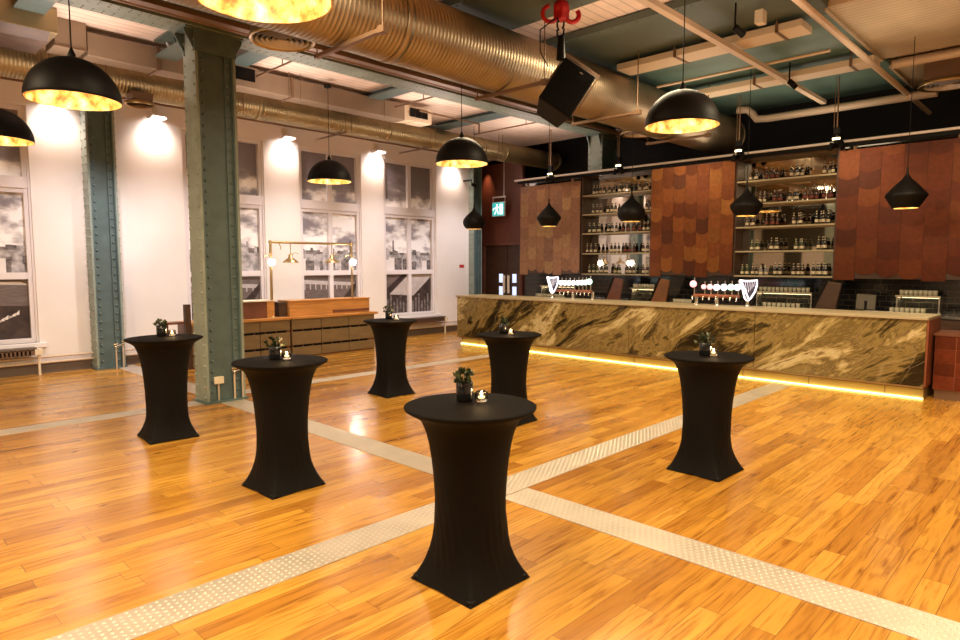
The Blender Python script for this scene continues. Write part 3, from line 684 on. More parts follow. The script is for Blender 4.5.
# ------------------------------------------------------------------ speaker on its hoist
sp = thing('hanging_loudspeaker', 'black loudspeaker tilted down on a hoist beneath the big duct', 'speaker', (6.93, 5.2, 4.17))
sp.rotation_euler = (0, 0, R(-45.88))
rm = Matrix.Rotation(R(33), 4, 'Y') @ Matrix.Rotation(R(-12), 4, 'X')
MB().prism([(-.24, -.2, -.33), (.24, -.2, -.33), (.17, .24, -.33), (-.17, .24, -.33)], (0, 0, .66), mat=rm).build('cabinet', M['black'], sp, bevel=.015)
MB().prism([(-.225, -.215, -.31), (.225, -.215, -.31), (.225, -.2, -.31), (-.225, -.2, -.31)], (0, 0, .62), mat=rm).build('front_grille', M['rubber'], sp)
MB().cbox((.05, -.218, .25), (.045, .006, .018), 0, rm).build('maker_badge', M['steel'], sp)
yk = MB()
for q in (-1, 1): yk.cbox((q*.26, 0, .22), (.02, .05, .5), 0, rm)
yk.cbox((0, 0, .47), (.54, .05, .025), 0, rm)
yk.build('yoke', M['iron'], sp)
ht = thing('chain_hoist', 'red chain hoist on the ceiling holding up the loudspeaker', 'hoist', (6.86, 5.2, 4.62))
MB().tube([(0, 0, -.03), (0, 0, .26)], [.06, .045], 10).build('sling', M['black'], ht)
ch = MB()
for k in range(5):
    ch.tube([(.05, .02*(k % 2), .22+k*.05), (.06, 0, .27+k*.05)], .012, 6); ch.tube([(-.05, .02*(k % 2), .22+k*.05), (-.09, 0, .27+k*.05)], .012, 6)
ch.build('chain', M['black'], ht)
rmz = Matrix.Rotation(R(-45.88), 4, 'Z')
def arcpts(cx, cz, r, a0, a1, n=12): return [rmz @ V((cx+r*math.cos(R(a0+(a1-a0)*k/n)), 0, cz+r*math.sin(R(a0+(a1-a0)*k/n)))) for k in range(n+1)]
MB().tube(arcpts(.14, .52, .085, 130, 400), .032, 8).tube(arcpts(-.14, .54, .10, 100, 330), .028, 8).build('hook', M['red'], ht)
MB().cbox((0, 0, .56), (.16, .14, .2)).tube([(0, 0, .56), (0, 0, .675)], .03, 8).ball((.0, 0, .62), .10, 12).build('hoist_body', M['red'], ht, bevel=.02)
MB().tube([(-.12, 0, .45), (-.28, .12, .3), (-.3, .1, .02), (-.2, .05, -.15)], .008, 6).build('control_cable', M['black'], ht)
tag(MB().cbox((8.6, 3.35, 5.1), (.14, .10, .16)).build('hanging_junction_box', M['cream']), 'small cream junction box hanging under the thick trunking end', 'box')
for x, y, lb in ((8.3, 3.55, 'small black spotlight beside the cream junction box'), (11.3, 3.9, 'small black spotlight below the second trunking towards the bar'), (13.45, 13.38, 'black spotlight clamped near the corner column')):
    t = thing('adjustable_spotlight', lb, 'spotlight', (x, y, 4.95 if y < 10 else 4.3))
    MB().tube([(0, 0, 0), (.12, -.06, -.08)], .045, 12).build('can', M['black'], t)
    MB().tube([(0, 0, 0), (0, 0, .3 if y < 10 else .12)], .012, 6).build('stem', M['black'], t)
    MB().tube([(.12, -.06, -.08), (.125, -.063, -.084)], .036, 12).build('lamp_lens', M['white'], t)
    if y > 10: MB().box(-.02, .02, 0, .335, .09, .13).build('wall_arm', M['black'], t)

# ------------------------------------------------------------------ the bar
bar = thing('bar_counter', 'long bar counter faced with gold-veined brown marble', 'bar', (11.0, 0, 0))
BY0, BY1 = 1.78, 11.46
for k in range(4):
    a = BY0+(BY1-BY0)*k/4; c = BY0+(BY1-BY0)*(k+1)/4
    MB().box(0, .04, a+.004, c-.004, .20, 1.19).build('marble_slab', M['marble'], bar, bevel=.003)
MB().box(-.03, .95, BY0-.02, BY1+.02, 1.165, 1.205).build('worktop', M['shelf'], bar, bevel=.006)
MB().box(.04, .9, BY0, BY1, .16, 1.165).build('carcass', M['darkwood'], bar)
MB().box(-.015, .05, BY0, BY1, .175, .20).build('lip_trim', M['brass'], bar)
MB().box(.14, .9, BY0+.02, BY1-.02, 0, .17).build('kick_plate', M['kick'], bar)
kp = MB()
for k in range(9): kp.box(.133, .14, BY0+1.07*k+.5, BY0+1.07*k+.51, .01, .17)
kp.build('kick_joint', M['iron'], bar)
MB().box(.115, .138, BY0+.02, BY1-.02, .002, .018).build('light_strip', M['led'], bar)
MB().box(-.005, .9, BY0-.025, BY0, .2, 1.165).build('end_panel', M['copperplain'], bar)
for k in range(8):
    yy = BY0+.6+1.2*k
    lamp('AREA', (11.06, yy, .15), .7, (1, .70, .15), shape=(1.15, .05)).rotation_euler = (0, 0, R(90))
# copper cabinet past the bar end
cb = thing('copper_cabinet', 'low copper-clad cabinet just past the end of the marble bar', 'cabinet', (11.3, 0, 0))
MB().box(0, .6, .2, 1.72, .14, .93).build('body', M['copperplain'], cb, bevel=.006)
g = MB()
for k in range(6):
    for q in range(4):
        c = .75+.5*rnd.random()
        g.box(-.006, 0, .22+k*.25, .46+k*.25, .15+q*.195, .34+q*.195, 0, (.20*c, .05*c, .024*c))
g.build('cladding', M['copper'], cb, bevel=.002)
MB().box(-.02, .62, .18, 1.74, .93, .97).build('top', M['redwood'], cb)
MB().box(.03, .57, .22, 1.70, 0, .14).build('plinth', M['iron'], cb)

# wall behind the bar
struct(MB().box(13.40, 13.43, .2, 11.3, 0, 4.2).build('wall_bar', M['tile']))
bc = thing('back_counter', 'dark back counter under the bottle shelves behind the bar', 'counter', (12.7, 0, 0))
MB().box(0, .69, .3, 11.2, 0, 1.08).build('cupboard', M['darkwood'], bc)
MB().box(-.03, .69, .3, 11.2, 1.08, 1.12).build('worktop', M['steel'], bc)
# copper panels
CU = [(.27, .078, .028), (.36, .12, .036), (.21, .058, .025), (.42, .165, .045), (.29, .09, .032), (.15, .05, .027), (.32, .10, .033)]
def copper_panel(y0, y1, z0, z1, lb, base, cols, seed, mixq=0):
    t = thing('hanging_copper_screen', lb, 'panel', (13.0, 0, 0), 0, 'sliding copper panels')
    MB().box(.012, .05, y0, y1, z0+.02, z1).build('backing', M['darkwood'], t)
    r = random.Random(seed); b = MB(); wd = (y1-y0)/cols
    for c in range(cols):
        ya = y1-c*wd; h = .30; z = z1+.1-(.1*(c*5 % 3)); off = (c*7 % 4)*.07
        rows = []
        z = z0-.02+off*.5
        k = 0
        while z < z1:
            zt = min(z+h+.06, z1); zb = max(z, z0-.01)
            if zt-zb > .05:
                q = CU[r.randrange(len(CU))]; f = r.uniform(.55, .8)
                f = f+(.68-f)*mixq*.7; tint = tuple(min(1, (a*(1-mixq)+mm_*mixq)*f*bb) for a, bb, mm_ in zip(q, base, (.29, .095, .033)))
                arc = []
                if z > z0:
                    for s in range(9):
                        u = s/8; yy = ya-wd*u+(.002 if s == 0 else -.002 if s == 8 else 0)*-1
                        arc.append((yy, zb+.06*(1-math.sin(PI*u))**1.3))
                else: arc = [(ya-.002, zb), (ya-wd+.002, zb)]
                def xx(zv): return -.003-.011*(zt-zv)/(h+.06)
                poly = [V((xx(zv), yv, zv)) for yv, zv in arc] + [V((xx(zt), ya-wd+.002, zt)), V((xx(zt), ya-.002, zt))]
                b.prism([p for p in poly], (.003, 0, 0), 0, None, tint)
            z += h; k += 1
    b.build('shingles', M['copper'], t)
    for yy in (y0+.25, y1-.25):
        MB().box(.0, .03, yy-.03, yy+.03, z1, 4.13).tube([(.0, yy, 4.12), (.03, yy, 4.12)], .03, 10).build('roller', M['iron'], t)
copper_panel(9.22, 11.12, 1.71, 3.98, 'pinkish copper shingle panel closest to the door', (1.55, 2.5, 3.7), 7, 3, .5)
copper_panel(5.46, 7.31, 1.71, 4.05, 'mottled orange copper shingle panel between the two bottle bays', (1.15, 1.12, .95), 7, 5, .15)
copper_panel(1.55, 3.57, 1.69, 4.0, 'dark red copper shingle panel at the open end of the bar', (.58, .42, .42), 6, 8, .4)
rl = thing('panel_rail', 'pale rail along the top of the copper panels and bottle bays', 'rail', (12.95, 0, 0))
MB().tube([(0, 11.28, 4.15), (0, 1.3, 4.15)], .024, 8).build('tube', M['white'], rl)
MB().box(.03, .10, 1.3, 11.2, 4.06, 4.13).build('channel', M['black'], rl)
for yy, lb in ((10.06, 'above the copper panel closest to the door'), (8.1, 'above the first bottle bay'), (5.36, 'beside the second bottle bay, door side'), (3.60, 'at the open-end edge of the second bottle bay')):
    t = thing('rail_spotlight', 'black spotlight cluster on a hanging rod ' + lb, 'spotlight', (12.9, yy, 4.17), 0, 'spotlights on the panel rail')
    MB().tube([(0, 0, .05), (0, 0, 1.125)], .012, 6).tube([(0, .05, .2), (0, .05, 1.125)], .006, 6).build('rod', M['iron'], t)
    MB().cbox((0, 0, .16), (.07, .09, .14)).cbox((0, 0, .0), (.06, .07, .1)).build('clamp', M['black'], t)
    MB().tube([(-.02, -.06, -.02), (-.05, -.13, -.14)], .05, 12).tube([(-.02, .06, -.04), (-.05, .10, -.16)], .045, 12).build('can', M['black'], t)
    MB().cbox((-.03, 0, .035), (.03, .12, .035)).build('lit_edge', M['dimglow'], t)
    lamp('SPOT', (12.72, yy, 4.1), 11, (1, .72, .42), .05, (13.0, yy-.1, 2.6), 100, .9)

# bottle shelving
SHZ = [3.62, 3.17, 2.715, 2.235, 1.745]
def shelves(y0, y1, lb):
    t = thing('shelf_unit', lb, 'shelves', (13.0, 0, 0))
    MB().box(.385, .398, y0+.02, y1-.02, 1.75, 4.06).build('mirror_back', M['mirror'], t)
    for yy in (y0, y1):
        MB().box(.03, .39, yy-.015, yy+.015, 1.70, 4.08).build('upright', M['darkwood'], t)
    for z in SHZ: MB().box(.03, .385, y0+.015, y1-.015, z-.03, z).build('shelf', M['shelf'], t)
    MB().box(.03, .39, y0, y1, 4.06, 4.09).build('top_panel', M['darkwood'], t)
shelves(7.33, 9.19, 'mirror-backed bottle shelves between the door-side and middle copper panels')
shelves(3.59, 5.44, 'mirror-backed bottle shelves between the middle and end copper panels')
def bottle_mesh(name, glassm, lab, h, r):
    b = MB()
    p = [(.001, 0), (r, 0), (r, h*.55), (r*.8, h*.64), (r*.42, h*.74), (r*.38, h*.94)]
    b.lathe(p, n=12)
    b.lathe([(r*1.02, h*.14), (r*1.02, h*.36)], n=12, mi=1)
    b.lathe([(r*.42, h*.93), (r*.42, h), (.001, h)], n=12, mi=2)
    b.lathe([(r*.46, h*.74), (r*.41, h*.80)], n=12, mi=1)
    o = b.build(name, [glassm, lab, M['cap']])
    COL.objects.unlink(o); return o
PB = [(bottle_mesh('bottle', M['bottlebrown'], M['lab'], .235, .032), 'brown'), (bottle_mesh('bottle', M['bottledark'], M['lab'], .25, .033), 'black'), (bottle_mesh('bottle', M['bottlebrown'], M['labred'], .245, .032), 'red-labelled'), (bottle_mesh('bottle', M['bottlegreen'], M['lab'], .22, .034), 'green'), (bottle_mesh('bottle', M['bottleclear'], M['lab'], .20, .036), 'grey')]
ORD = 'first second third fourth fifth sixth seventh eighth ninth tenth eleventh twelfth thirteenth fourteenth fifteenth sixteenth seventeenth eighteenth nineteenth twentieth'.split()
SHN = ['top', 'second', 'middle', 'fourth', 'bottom']
BOT = {1: [[(100, 155, 5), (165, 240, 4), (270, 335, 4), (395, 460, 3)], [(95, 150, 4), (195, 250, 4), (300, 345, 3), (440, 480, 2)], [(70, 155, 5), (200, 255, 4), (295, 425, 7), (430, 470, 3)], [(55, 130, 5), (225, 275, 4), (315, 375, 4), (430, 470, 3)], [(75, 130, 4), (155, 210, 3), (250, 295, 3), (330, 375, 4), (435, 470, 3)]],
       2: [[(55, 105, 3), (140, 205, 4), (270, 330, 4), (425, 485, 3)], [(110, 145, 2), (185, 235, 3), (265, 315, 3), (340, 405, 4), (430, 480, 3)], [(45, 95, 3), (150, 215, 4), (290, 340, 3), (400, 465, 4)], [(75, 125, 3), (180, 225, 3), (305, 350, 3), (415, 460, 3)], [(30, 70, 3), (85, 115, 2), (130, 165, 2), (205, 245, 3), (300, 350, 4), (395, 470, 5)]]}
KIND = {1: [[0, 0, 1, 0], [0, 1, 0, 0], [1, 1, 2, 0], [0, 1, 2, 0], [3, 1, 3, 0, 0]], 2: [[0, 2, 1, 0], [0, 2, 1, 2, 2], [0, 2, 0, 1], [3, 1, 3, 1], [3, 0, 4, 1, 0, 1]]}
for bay, (ya, yb, u0, u1, bl) in {1: (9.17, 7.35, 45, 490, 'the door-side bay'), 2: (5.42, 3.61, 5, 500, 'the open-end bay')}.items():
    for s in range(5):
        cnt = 0
        for gi, (a, c, n) in enumerate(BOT[bay][s]):
            o, nm = PB[KIND[bay][s][gi] % 5]
            for k in range(n):
                u = (a+(c-a)*(k+.5)/n-u0)/(u1-u0)
                q = o.copy(); COL.objects.link(q); q.name = 'bottle'
                q.location = (13.14+(k % 2)*.07+rnd.uniform(-.01, .01), ya+(yb-ya)*u, SHZ[s]+.0005); q.rotation_euler = (0, 0, rnd.uniform(0, 6))
                tag(q, '%s bottle, %s from the door side, %s shelf of %s' % (nm, ORD[cnt], SHN[s], bl), 'bottle', 'bottles on the mirror-backed shelves'); cnt += 1

# beer taps
def ring_pts(c, r, n=24): return [V((c[0], c[1]+r*math.cos(2*PI*k/n), c[2]+r*math.sin(2*PI*k/n))) for k in range(n)]
def taps(yl, yr, badges, lb, posts):
    t = thing('beer_tap_tower', lb, 'beer taps', (11.75, 0, 1.205))
    MB().tube([(0, yl, .165), (0, yr, .165)], .035, 12).build('crossbar', M['copperplain'], t)
    for p in posts: MB().tube([(0, p, 0), (0, p, .165)], .035, 12).lathe([(.06, 0), (.055, .012), (.03, .02)], (0, p, 0), 16).build('post', M['chrome'], t)
    for y, z, r, m in badges:
        tp = MB().tube([(0, y, .18), (-.005, y, z-r)], .013, 8).tube([(-.005, y, z), (-.005, y, z+r+.06)], .012, 8).tube([(-.02, y, .16), (-.08, y, .15), (-.085, y, .08)], .012, 8).build('tap', M['chrome'], t)
        MB().lathe([(.001, -.05), (r, -.05), (r, -.02), (.001, -.02)], (-.02, y, z), 20, axis='x').build('badge', M[m], tp)
taps(8.95, 8.0, [(8.80, .345, .055, 'badge'), (8.69, .345, .055, 'badge'), (8.58, .345, .055, 'badge'), (8.46, .35, .055, 'badge'), (8.34, .355, .055, 'badgemint'), (8.24, .36, .055, 'badge'), (8.14, .365, .055, 'badge'), (8.03, .385, .065, 'badgemint')], 'row of white and mint lit beer taps near the door end of the bar', (8.5, 7.97))
taps(5.66, 4.78, [(5.65, .385, .065, 'badgepink'), (5.44, .335, .045, 'badgepink'), (5.32, .335, .052, 'badgepink'), (5.19, .33, .058, 'badge'), (5.05, .335, .06, 'badge'), (4.92, .34, .058, 'badgemint'), (4.80, .34, .058, 'badge')], 'row of pink and white lit beer taps in the middle of the bar', (5.6, 5.2))
def harp(y, lb, sgn):
    t = thing('beer_font', lb, 'beer tap', (11.70, y, 1.205))
    s = sgn
    # a harp outline: straight pillar, curved neck and sounding board, on a stemmed foot
    O = [(.16*s, .47), (.05*s, .455), (-.04*s, .46), (-.15*s, .475), (-.15*s, .38), (-.12*s, .27), (-.05*s, .15), (.01*s, .09), (.06*s, .15), (.10*s, .30)]
    poly = [V((0, a, c)) for a, c in O]
    MB().prism(poly if s > 0 else poly[::-1], (.06, 0, 0)).build('harp_body', M['harpfill'], t)
    MB().tube([V((-.012, a, c)) for a, c in O+[O[0]]], .017, 8).build('lit_edge', M['harplight'], t)
    MB().tube([(-.012, .12*s, .44), (-.012, -.01*s, .14)], .014, 8).build('lit_pillar', M['harplight'], t)
    st = MB()
    for k in range(5): st.tube([(-.012, (.06-.042*k)*s, .445), (-.012, (.02-.028*k)*s, .22+.035*k)], .0028, 5)
    st.build('strings', M['harplight'], t)
    MB().tube([(0, .01*s, .1), (0, .01*s, .03)], .03, 12).lathe([(.06, 0), (.06, .012), (.03, .03)], (0, .01*s, 0), 16).build('foot', M['chrome'], t)
harp(9.03, 'lit harp-shaped beer font beside the row of mint taps', 1)
harp(4.60, 'lit harp-shaped beer font beside the row of pink taps', 1)

# things on the back counter
def screen(y, lb, w_, h_, tilt, m, z=1.12):
    t = thing('till_screen', lb, 'till', (12.85, y, z)); mt = Matrix.Rotation(R(tilt), 4, 'Y') @ Matrix.Rotation(R(12), 4, 'Z')
    MB().cbox((0, 0, h_/2+.05), (.05, w_, h_), 0, mt).build('screen', m, t, bevel=.01)
    MB().cbox((.0, 0, .012), (.22, .2, .024)).tube([(0, 0, .02), (.02, 0, .2)], .03, 8).build('stand', M['black'], t)
screen(3.0, 'dark square till monitor behind the end of the marble bar', .30, .27, 8, M['tillgrey'])
def menu_board(y, lb, m):
    t = thing('slanted_partition', lb, 'partition', (12.75, y, 1.12))
    MB().prism([(0, .22, 0), (0, -.16, 0), (0, -.25, .50), (0, -.02, .54)][::-1], (.05, 0, 0)).build('panel', M[m], t, bevel=.005)
    MB().prism([(-.015, .24, 0), (-.015, .20, 0), (-.015, -.04, .55), (-.015, 0, .56)][::-1], (.08, 0, 0)).build('edge', M['black'], t)
menu_board(8.1, 'slanted brown leather-look partition behind the mint taps', 'redwood')
menu_board(6.95, 'slanted orange-brown partition below the middle copper panel edge', 'darkoak')
menu_board(3.62, 'slanted dark partition at the open-end edge of the bottle bay', 'darkwood')
for (ya, yb, lb) in ((7.85, 7.2, 'wire shelf of glasses below the first bottle bay'), (5.0, 3.95, 'wire shelf of glasses below the second bottle bay'), (2.6, 1.95, 'wire shelf of glasses below the end copper panel'), (10.5, 9.4, 'wire shelf of glasses below the door-side copper panel')):
    t = thing('glass_shelf', lb, 'shelf', (13.2, 0, 0))
    MB().box(-.14, .19, yb, ya, 1.395, 1.41).build('board', M['steel'], t)
    MB().box(-.15, -.14, yb, ya, 1.41, 1.43).build('front_edge', M['shelf'], t)
    for yy in (ya-.02, yb+.02): MB().box(-.1, .19, yy-.01, yy+.01, 1.12, 1.395).build('support', M['steel'], t)
    MB().box(.16, .185, yb+.05, ya-.05, 1.378, 1.394).build('strip_light', M['dimglow'], t)
    lamp('AREA', (13.3, (ya+yb)/2, 1.37), 2.2, (1, .76, .36), shape=(ya-yb, .03)).rotation_euler = (0, 0, R(90))
def tumbler():
    b = MB().lathe([(.001, 0), (.03, 0), (.038, .11), (.035, .11), (.027, .008), (.001, .008)], n=12)
    o = b.build('tumbler', M['frost']); COL.objects.unlink(o); return o
TU = tumbler()
for bi, (ya, yb, n, x, z, lb) in enumerate(((6.60, 6.2, 7, 12.76, 1.12, 'on the counter by the orange-brown partition'), (7.8, 7.25, 8, 13.12, 1.41, 'on the shelf below the door-side bay'), (4.95, 4.0, 12, 13.12, 1.41, 'on the shelf below the open-end bay'), (2.55, 2.0, 8, 13.12, 1.41, 'on the shelf below the end panel'), (10.4, 9.5, 10, 12.76, 1.12, 'on the counter beside the mint-tap harp'), (2.62, 2.1, 7, 12.78, 1.12, 'on the counter under the end panel'), (4.75, 4.05, 8, 12.78, 1.12, 'on the counter behind the pink taps'))):
    for k in range(n):
        q = TU.copy(); COL.objects.link(q); q.name = 'tumbler'; q.location = (x, ya+(yb-ya)*(k+.5)/n, z+.0005)
        tag(q, 'clear tumbler %s from the door side %s' % (ORD[k], lb), 'glass', 'tumblers behind the bar')
for k in range(5):
    y = 2.92-.09*k
    tag(MB().lathe([(.001, 0), (.04, 0), (.06, .04), (.055, .04), (.036, .006), (.001, .006)], n=14).build('small_bowl', M['white'], None, loc=(12.66+.03*(k % 2), y-.02*k, 1.1205)), 'small white bowl, %s of the row beside the till monitor' % ORD[k], 'bowl', 'white bowls by the till')
# exit sign and plaque
ex = thing('exit_sign', 'lit green running-man exit sign hanging before the dark door wall', 'sign', (14.42, 13.19, 3.62))
MB().box(-.03, .03, -.25, .25, -.21, .21).build('case', M['white'], ex)
MB().box(-.036, -.03, -.235, .235, -.195, .195).build('green_face', M['exitgreen'], ex)
f = MB()
def flat(pts): f.prism([V((-.037, a, c)) for a, c in pts], (-.002, 0, 0))
flat([(-.19, -.16), (-.06, -.16), (-.06, .15), (-.19, .15)])                      # doorway
f.lathe([(.001, -.002), (.032, -.002), (.032, 0), (.001, 0)], (-.037, .045, .12), 14, axis='x')     # head
flat([(.08, .08), (.0, .08), (.02, -.03), (.10, -.02)])
flat([(.09, -.02), (.04, -.02), (.13, -.16), (.17, -.14)]); flat([(.05, -.02), (.01, -.02), (-.03, -.15), (.01, -.16)])
flat([(.08, .08), (.07, .04), (.16, .0), (.17, .03)]); flat([(.02, .08), (.02, .05), (-.05, .02), (-.05, .05)])
flat([(.18, .05), (.23, .0), (.18, -.05)])
f.build('pictogram', M['exitwhite'], ex)
MB().box(-.012, .012, -.26, .26, .34, .38).tube([(0, -.24, .21), (0, -.24, .36)], .008, 6).tube([(0, .24, .21), (0, .24, .36)], .008, 6).tube([(0, -.2, .36), (0, -.2, 1.5)], .012, 6).build('hanger', M['white'], ex)
tag(MB().box(13.27, 13.46, Y1-.012, Y1, 1.87, 1.96).build('fire_sign', M['signred']), 'small red plaque on the white wall beside the corner column', 'sign')

# ------------------------------------------------------------------ counter along the window wall
FY = 12.15
def counter(x0, x1, lb, end):
    t = thing('side_counter', lb, 'counter', (0, FY, 0))
    MB().box(x0, x1, .03, .68, .0, .82).build('carcass', M['redwood'], t)
    f = MB(); n = max(1, round((x1-x0)/.72)); wd = (x1-x0)/n
    for k in range(n):
        a, c = x0+k*wd+.006, x0+(k+1)*wd-.006
        f.box(a, c, 0, .03, .03, .22).box(a, c, 0, .03, .27, .55).box(a, c, 0, .03, .60, .82)
    f.build('front_boards', M['desk'], t, bevel=.004)
    for z in (.222, .552):
        s = MB()
        for k in range(int((x1-x0)/.24)): s.box(x0+.05+k*.24, x0+.25+k*.24, .004, .031, z, z+.046)
        s.build('slot_row', M['black'], t)
    MB().box(x0-.0, x1+(.08 if end else 0), -.04, .72, .82, .87).build('top', M['oak'], t, bevel=.006)
    return t
c1 = counter(4.82, 6.84, 'tan slatted counter unit behind the floor-standing pillar', False)
c2 = counter(6.87, 9.0, 'tan slatted counter unit in front of the hanging lamps', True)
MB().box(4.72, 4.82, 0.02, .12, 0, 1.22).build('end_post', M['darkwood'], c1)
MB().box(4.38, 4.72, .06, .30, .86, .90).box(4.40, 4.44, .1, .26, 0, .86).build('side_ledge', M['redwood'], c1)
t = thing('wooden_box', 'bright orange wooden box unit standing on the counter under the hanging lamps', 'box', (7.95, FY+.32, .87))
MB().box(-1.05, 1.0, -.20, .28, 0, .31).build('body', M['oak'], t, bevel=.006)
MB().box(-1.06, 1.02, -.22, .29, .31, .33).build('lid', M['oak'], t, bevel=.004)
MB().box(-.0, .98, -.212, -.2, .03, .09).build('dark_rail', M['redwood'], t)
MB().box(-1.25, -1.06, -.12, .28, 0, .30).build('end_block', M['darkwood'], t)
t = thing('wooden_box', 'dark brown wooden box on the counter behind the floor-standing pillar', 'box', (6.15, FY+.3, .87))
MB().box(-.55, .40, -.18, .28, 0, .34).build('body', M['redwood'], t, bevel=.006)
MB().box(.24, .402, -.19, -.178, 0, .34).build('corner_board', M['oak'], t)
MB().box(-.57, .42, -.2, .3, .34, .36).build('lid', M['hopper'], t)
# brass pipe frame with lamps
t = thing('pipe_gantry', 'brass pipe frame with lit globes standing on the counter', 'lamp frame', (0, FY+.15, .87))
MB().tube([(6.52, 0, 0), (6.52, 0, 1.55)], .028, 10).build('upright', M['brass'], t); MB().tube([(8.50, 0, .33), (8.50, 0, 1.55)], .022, 10).build('upright', M['brass'], t)
MB().tube([(6.50, 0, 1.55), (8.52, 0, 1.55)], .026, 10).ball((6.52, 0, 1.55), .04, 12).ball((8.5, 0, 1.55), .04, 12).build('crosspipe', M['brass'], t)
MB().lathe([(.07, 0), (.065, .015), (.03, .03)], (6.52, 0, 0), 16).build('floor_flange', M['brass'], t)
for xx in (6.50, 8.48): MB().ball((xx, -.07, 1.14), .07, 18).build('glass_globe', M['whiteglow'], t)
MB().tube([(6.52, 0, 1.32), (6.36, -.02, 1.26)], .012, 6).tube([(8.5, 0, 1.32), (8.3, -.02, 1.28)], .012, 6).tube([(6.7, 0, 1.55), (6.75, -.02, 1.44), (6.72, -.03, 1.40)], .01, 6).build('tap_lever', M['brass'], t)
for xx in (6.50, 8.48): lamp('POINT', (xx, FY+.0, 2.01), 14, (1, .86, .70), .085)
for xx, lb in ((6.97, 'brass cone lamp hanging from the pipe frame, closer to the pillar'), (7.98, 'brass cone lamp hanging from the pipe frame, before the window mullion')):
    t = thing('cone_lamp', lb, 'hanging lamp', (xx, FY+.15, 2.0), 0, 'cone lamps on the pipe frame')
    MB().lathe([(.17, 0), (.165, .015), (.10, .07), (.05, .10), (.045, .16), (.012, .18)], n=28).lathe([(.168, 0), (.09, .065), (.02, .09)], n=28, flip=True).build('shade', M['brass'], t)
    MB().tube([(0, 0, .17), (0, 0, .395)], .01, 6).build('stem', M['brass'], t)
    MB().ball((0, 0, .03), .035, 12).build('bulb', M['wax'], t)
    MB().tube([(0, 0, .17), (.1, -.03, .21), (.16, -.04, .19)], .008, 6).build('lever', M['brass'], t)

# sockets and valves on the pillars
t = thing('socket_box', 'cream socket box with conduit on the floor-standing pillar', 'socket', (4.0, 8.985, 0))
MB().box(-.17, -.03, -.05, .01, .27, .37).build('box', M['hopper'], t, bevel=.006)
MB().tube([(-.10, -.02, .27), (-.10, -.02, .0)], .012, 8).build('conduit', M['creampaint'], t)
for (x, y, lb) in ((4.12, 8.93, 'brass pipe valve pair at the foot of the floor-standing pillar'), (3.85, 13.26, 'brass pipe valve pair at the foot of the wall pillar')):
    t = thing('pipe_valve', lb, 'valve', (x, y, 0))
    MB().tube([(0, 0, 0), (0, 0, .42)], .014, 8).tube([(.12, 0, 0), (.12, 0, .46)], .012, 8).build('riser', M['creampaint'], t)
    MB().ball((0, 0, .42), .035, 10).ball((.12, 0, .46), .03, 10).tube([(0, 0, .42), (.12, 0, .46)], .016, 8).build('valve_body', M['steel'], t)
    MB().tube([(-.05, -.02, .47), (.03, -.02, .47)], .016, 8).tube([(.09, -.02, .51), (.16, -.02, .51)], .014, 8).tube([(0, 0, .42), (-.01, -.02, .47)], .01, 6).tube([(.12, 0, .46), (.125, -.02, .51)], .01, 6).build('handle', M['brass'], t)

# ------------------------------------------------------------------ cocktail tables
def cover_mesh():
    n = 96
    prof = [(1.096, .405, .405), (1.084, .402, .402), (1.068, .375, .375), (1.05, .34, .34), (1.025, .308, .308), (.99, .290, .290), (.94, .271, .271), (.87, .254, .254), (.78, .240, .240), (.69, .230, .230), (.60, .223, .223), (.52, .220, .218), (.44, .221, .214), (.36, .227, .211), (.28, .238, .210), (.21, .254, .212), (.155, .274, .218), (.11, .296, .226), (.07, .321, .238), (.04, .343, .248), (.018, .361, .256), (.004, .374, .262)]
    vs = []; fs = []
    for z, rd, rs in prof:
        q = max(0, min(1, (rd-rs)/.06))
        for k in range(n):
            a = 2*PI*k/n
            cor = abs(math.sin(2*a))
            m_ = max(abs(math.cos(a)), abs(math.sin(a)))
            rr = rs*(1/m_)**(math.log(rd/rs)/math.log(2**.5))
            w_ = math.exp(-((z-.33)/.2)**2)
            rr += .0048*w_*math.sin(a*24+z*20)*(.3+.7*math.cos(a*2)**2) + .002*w_*math.sin(a*13-z*21)
            zz = z+.013*(1-cor)**1.1*max(0, 1-z/.12)
            vs.append((rr*math.cos(a), rr*math.sin(a), zz))
    for i in range(len(prof)-1):
        for k in range(n):
            k2 = (k+1) % n; fs.append((i*n+k, (i+1)*n+k, (i+1)*n+k2, i*n+k2))
    return MB().add(vs, fs, 0, True)
TABS = [(2.74, 2.74, 0, 1.0, 'black covered cocktail table in the middle foreground, closest to the viewer'), (2.70, 7.59, -4, 1.033, 'black covered cocktail table between the two riveted pillars'), (2.79, 5.14, 2, 1.018, 'black covered cocktail table just in front of the floor-standing pillar'),
        (6.0, 7.70, -3, 1.022, 'black covered cocktail table before the slatted counter and last window'), (5.95, 5.27, 3, 1.0, 'black covered cocktail table partly hidden behind the closest one'), (5.82, 2.64, -2, 1.0, 'black covered cocktail table standing alone before the bar on the open side')]
proto = None
for x, y, a, hs, lb in TABS:
    if proto is None:
        t = thing('cocktail_table', lb, 'table', (x, y, 0), R(a), 'cocktail tables in black stretch covers')
        cover_mesh().build('stretch_cover', M['spandex'], t)
        MB().lathe([(.001, 1.1), (.385, 1.1), (.400, 1.098), (.405, 1.092)], n=96).build('table_top', M['spandextop'], t).data.flip_normals()
        for q in range(4):
            aa = R(45+90*q); MB().lathe([(.03, 0), (.034, .008), (.03, .03), (.012, .034)], (.326*math.cos(aa), .326*math.sin(aa), 0), 14).build('foot', M['black'], t)
        MB().tube([(0, 0, .03), (0, 0, 1.08)], .04, 12).build('pole', M['black'], t)
        proto = t
    else:
        t = kid_copy(proto); t.location = (x, y, 0); t.rotation_euler = (0, 0, R(a)); t.scale = (1, 1, hs); t['label'] = lb

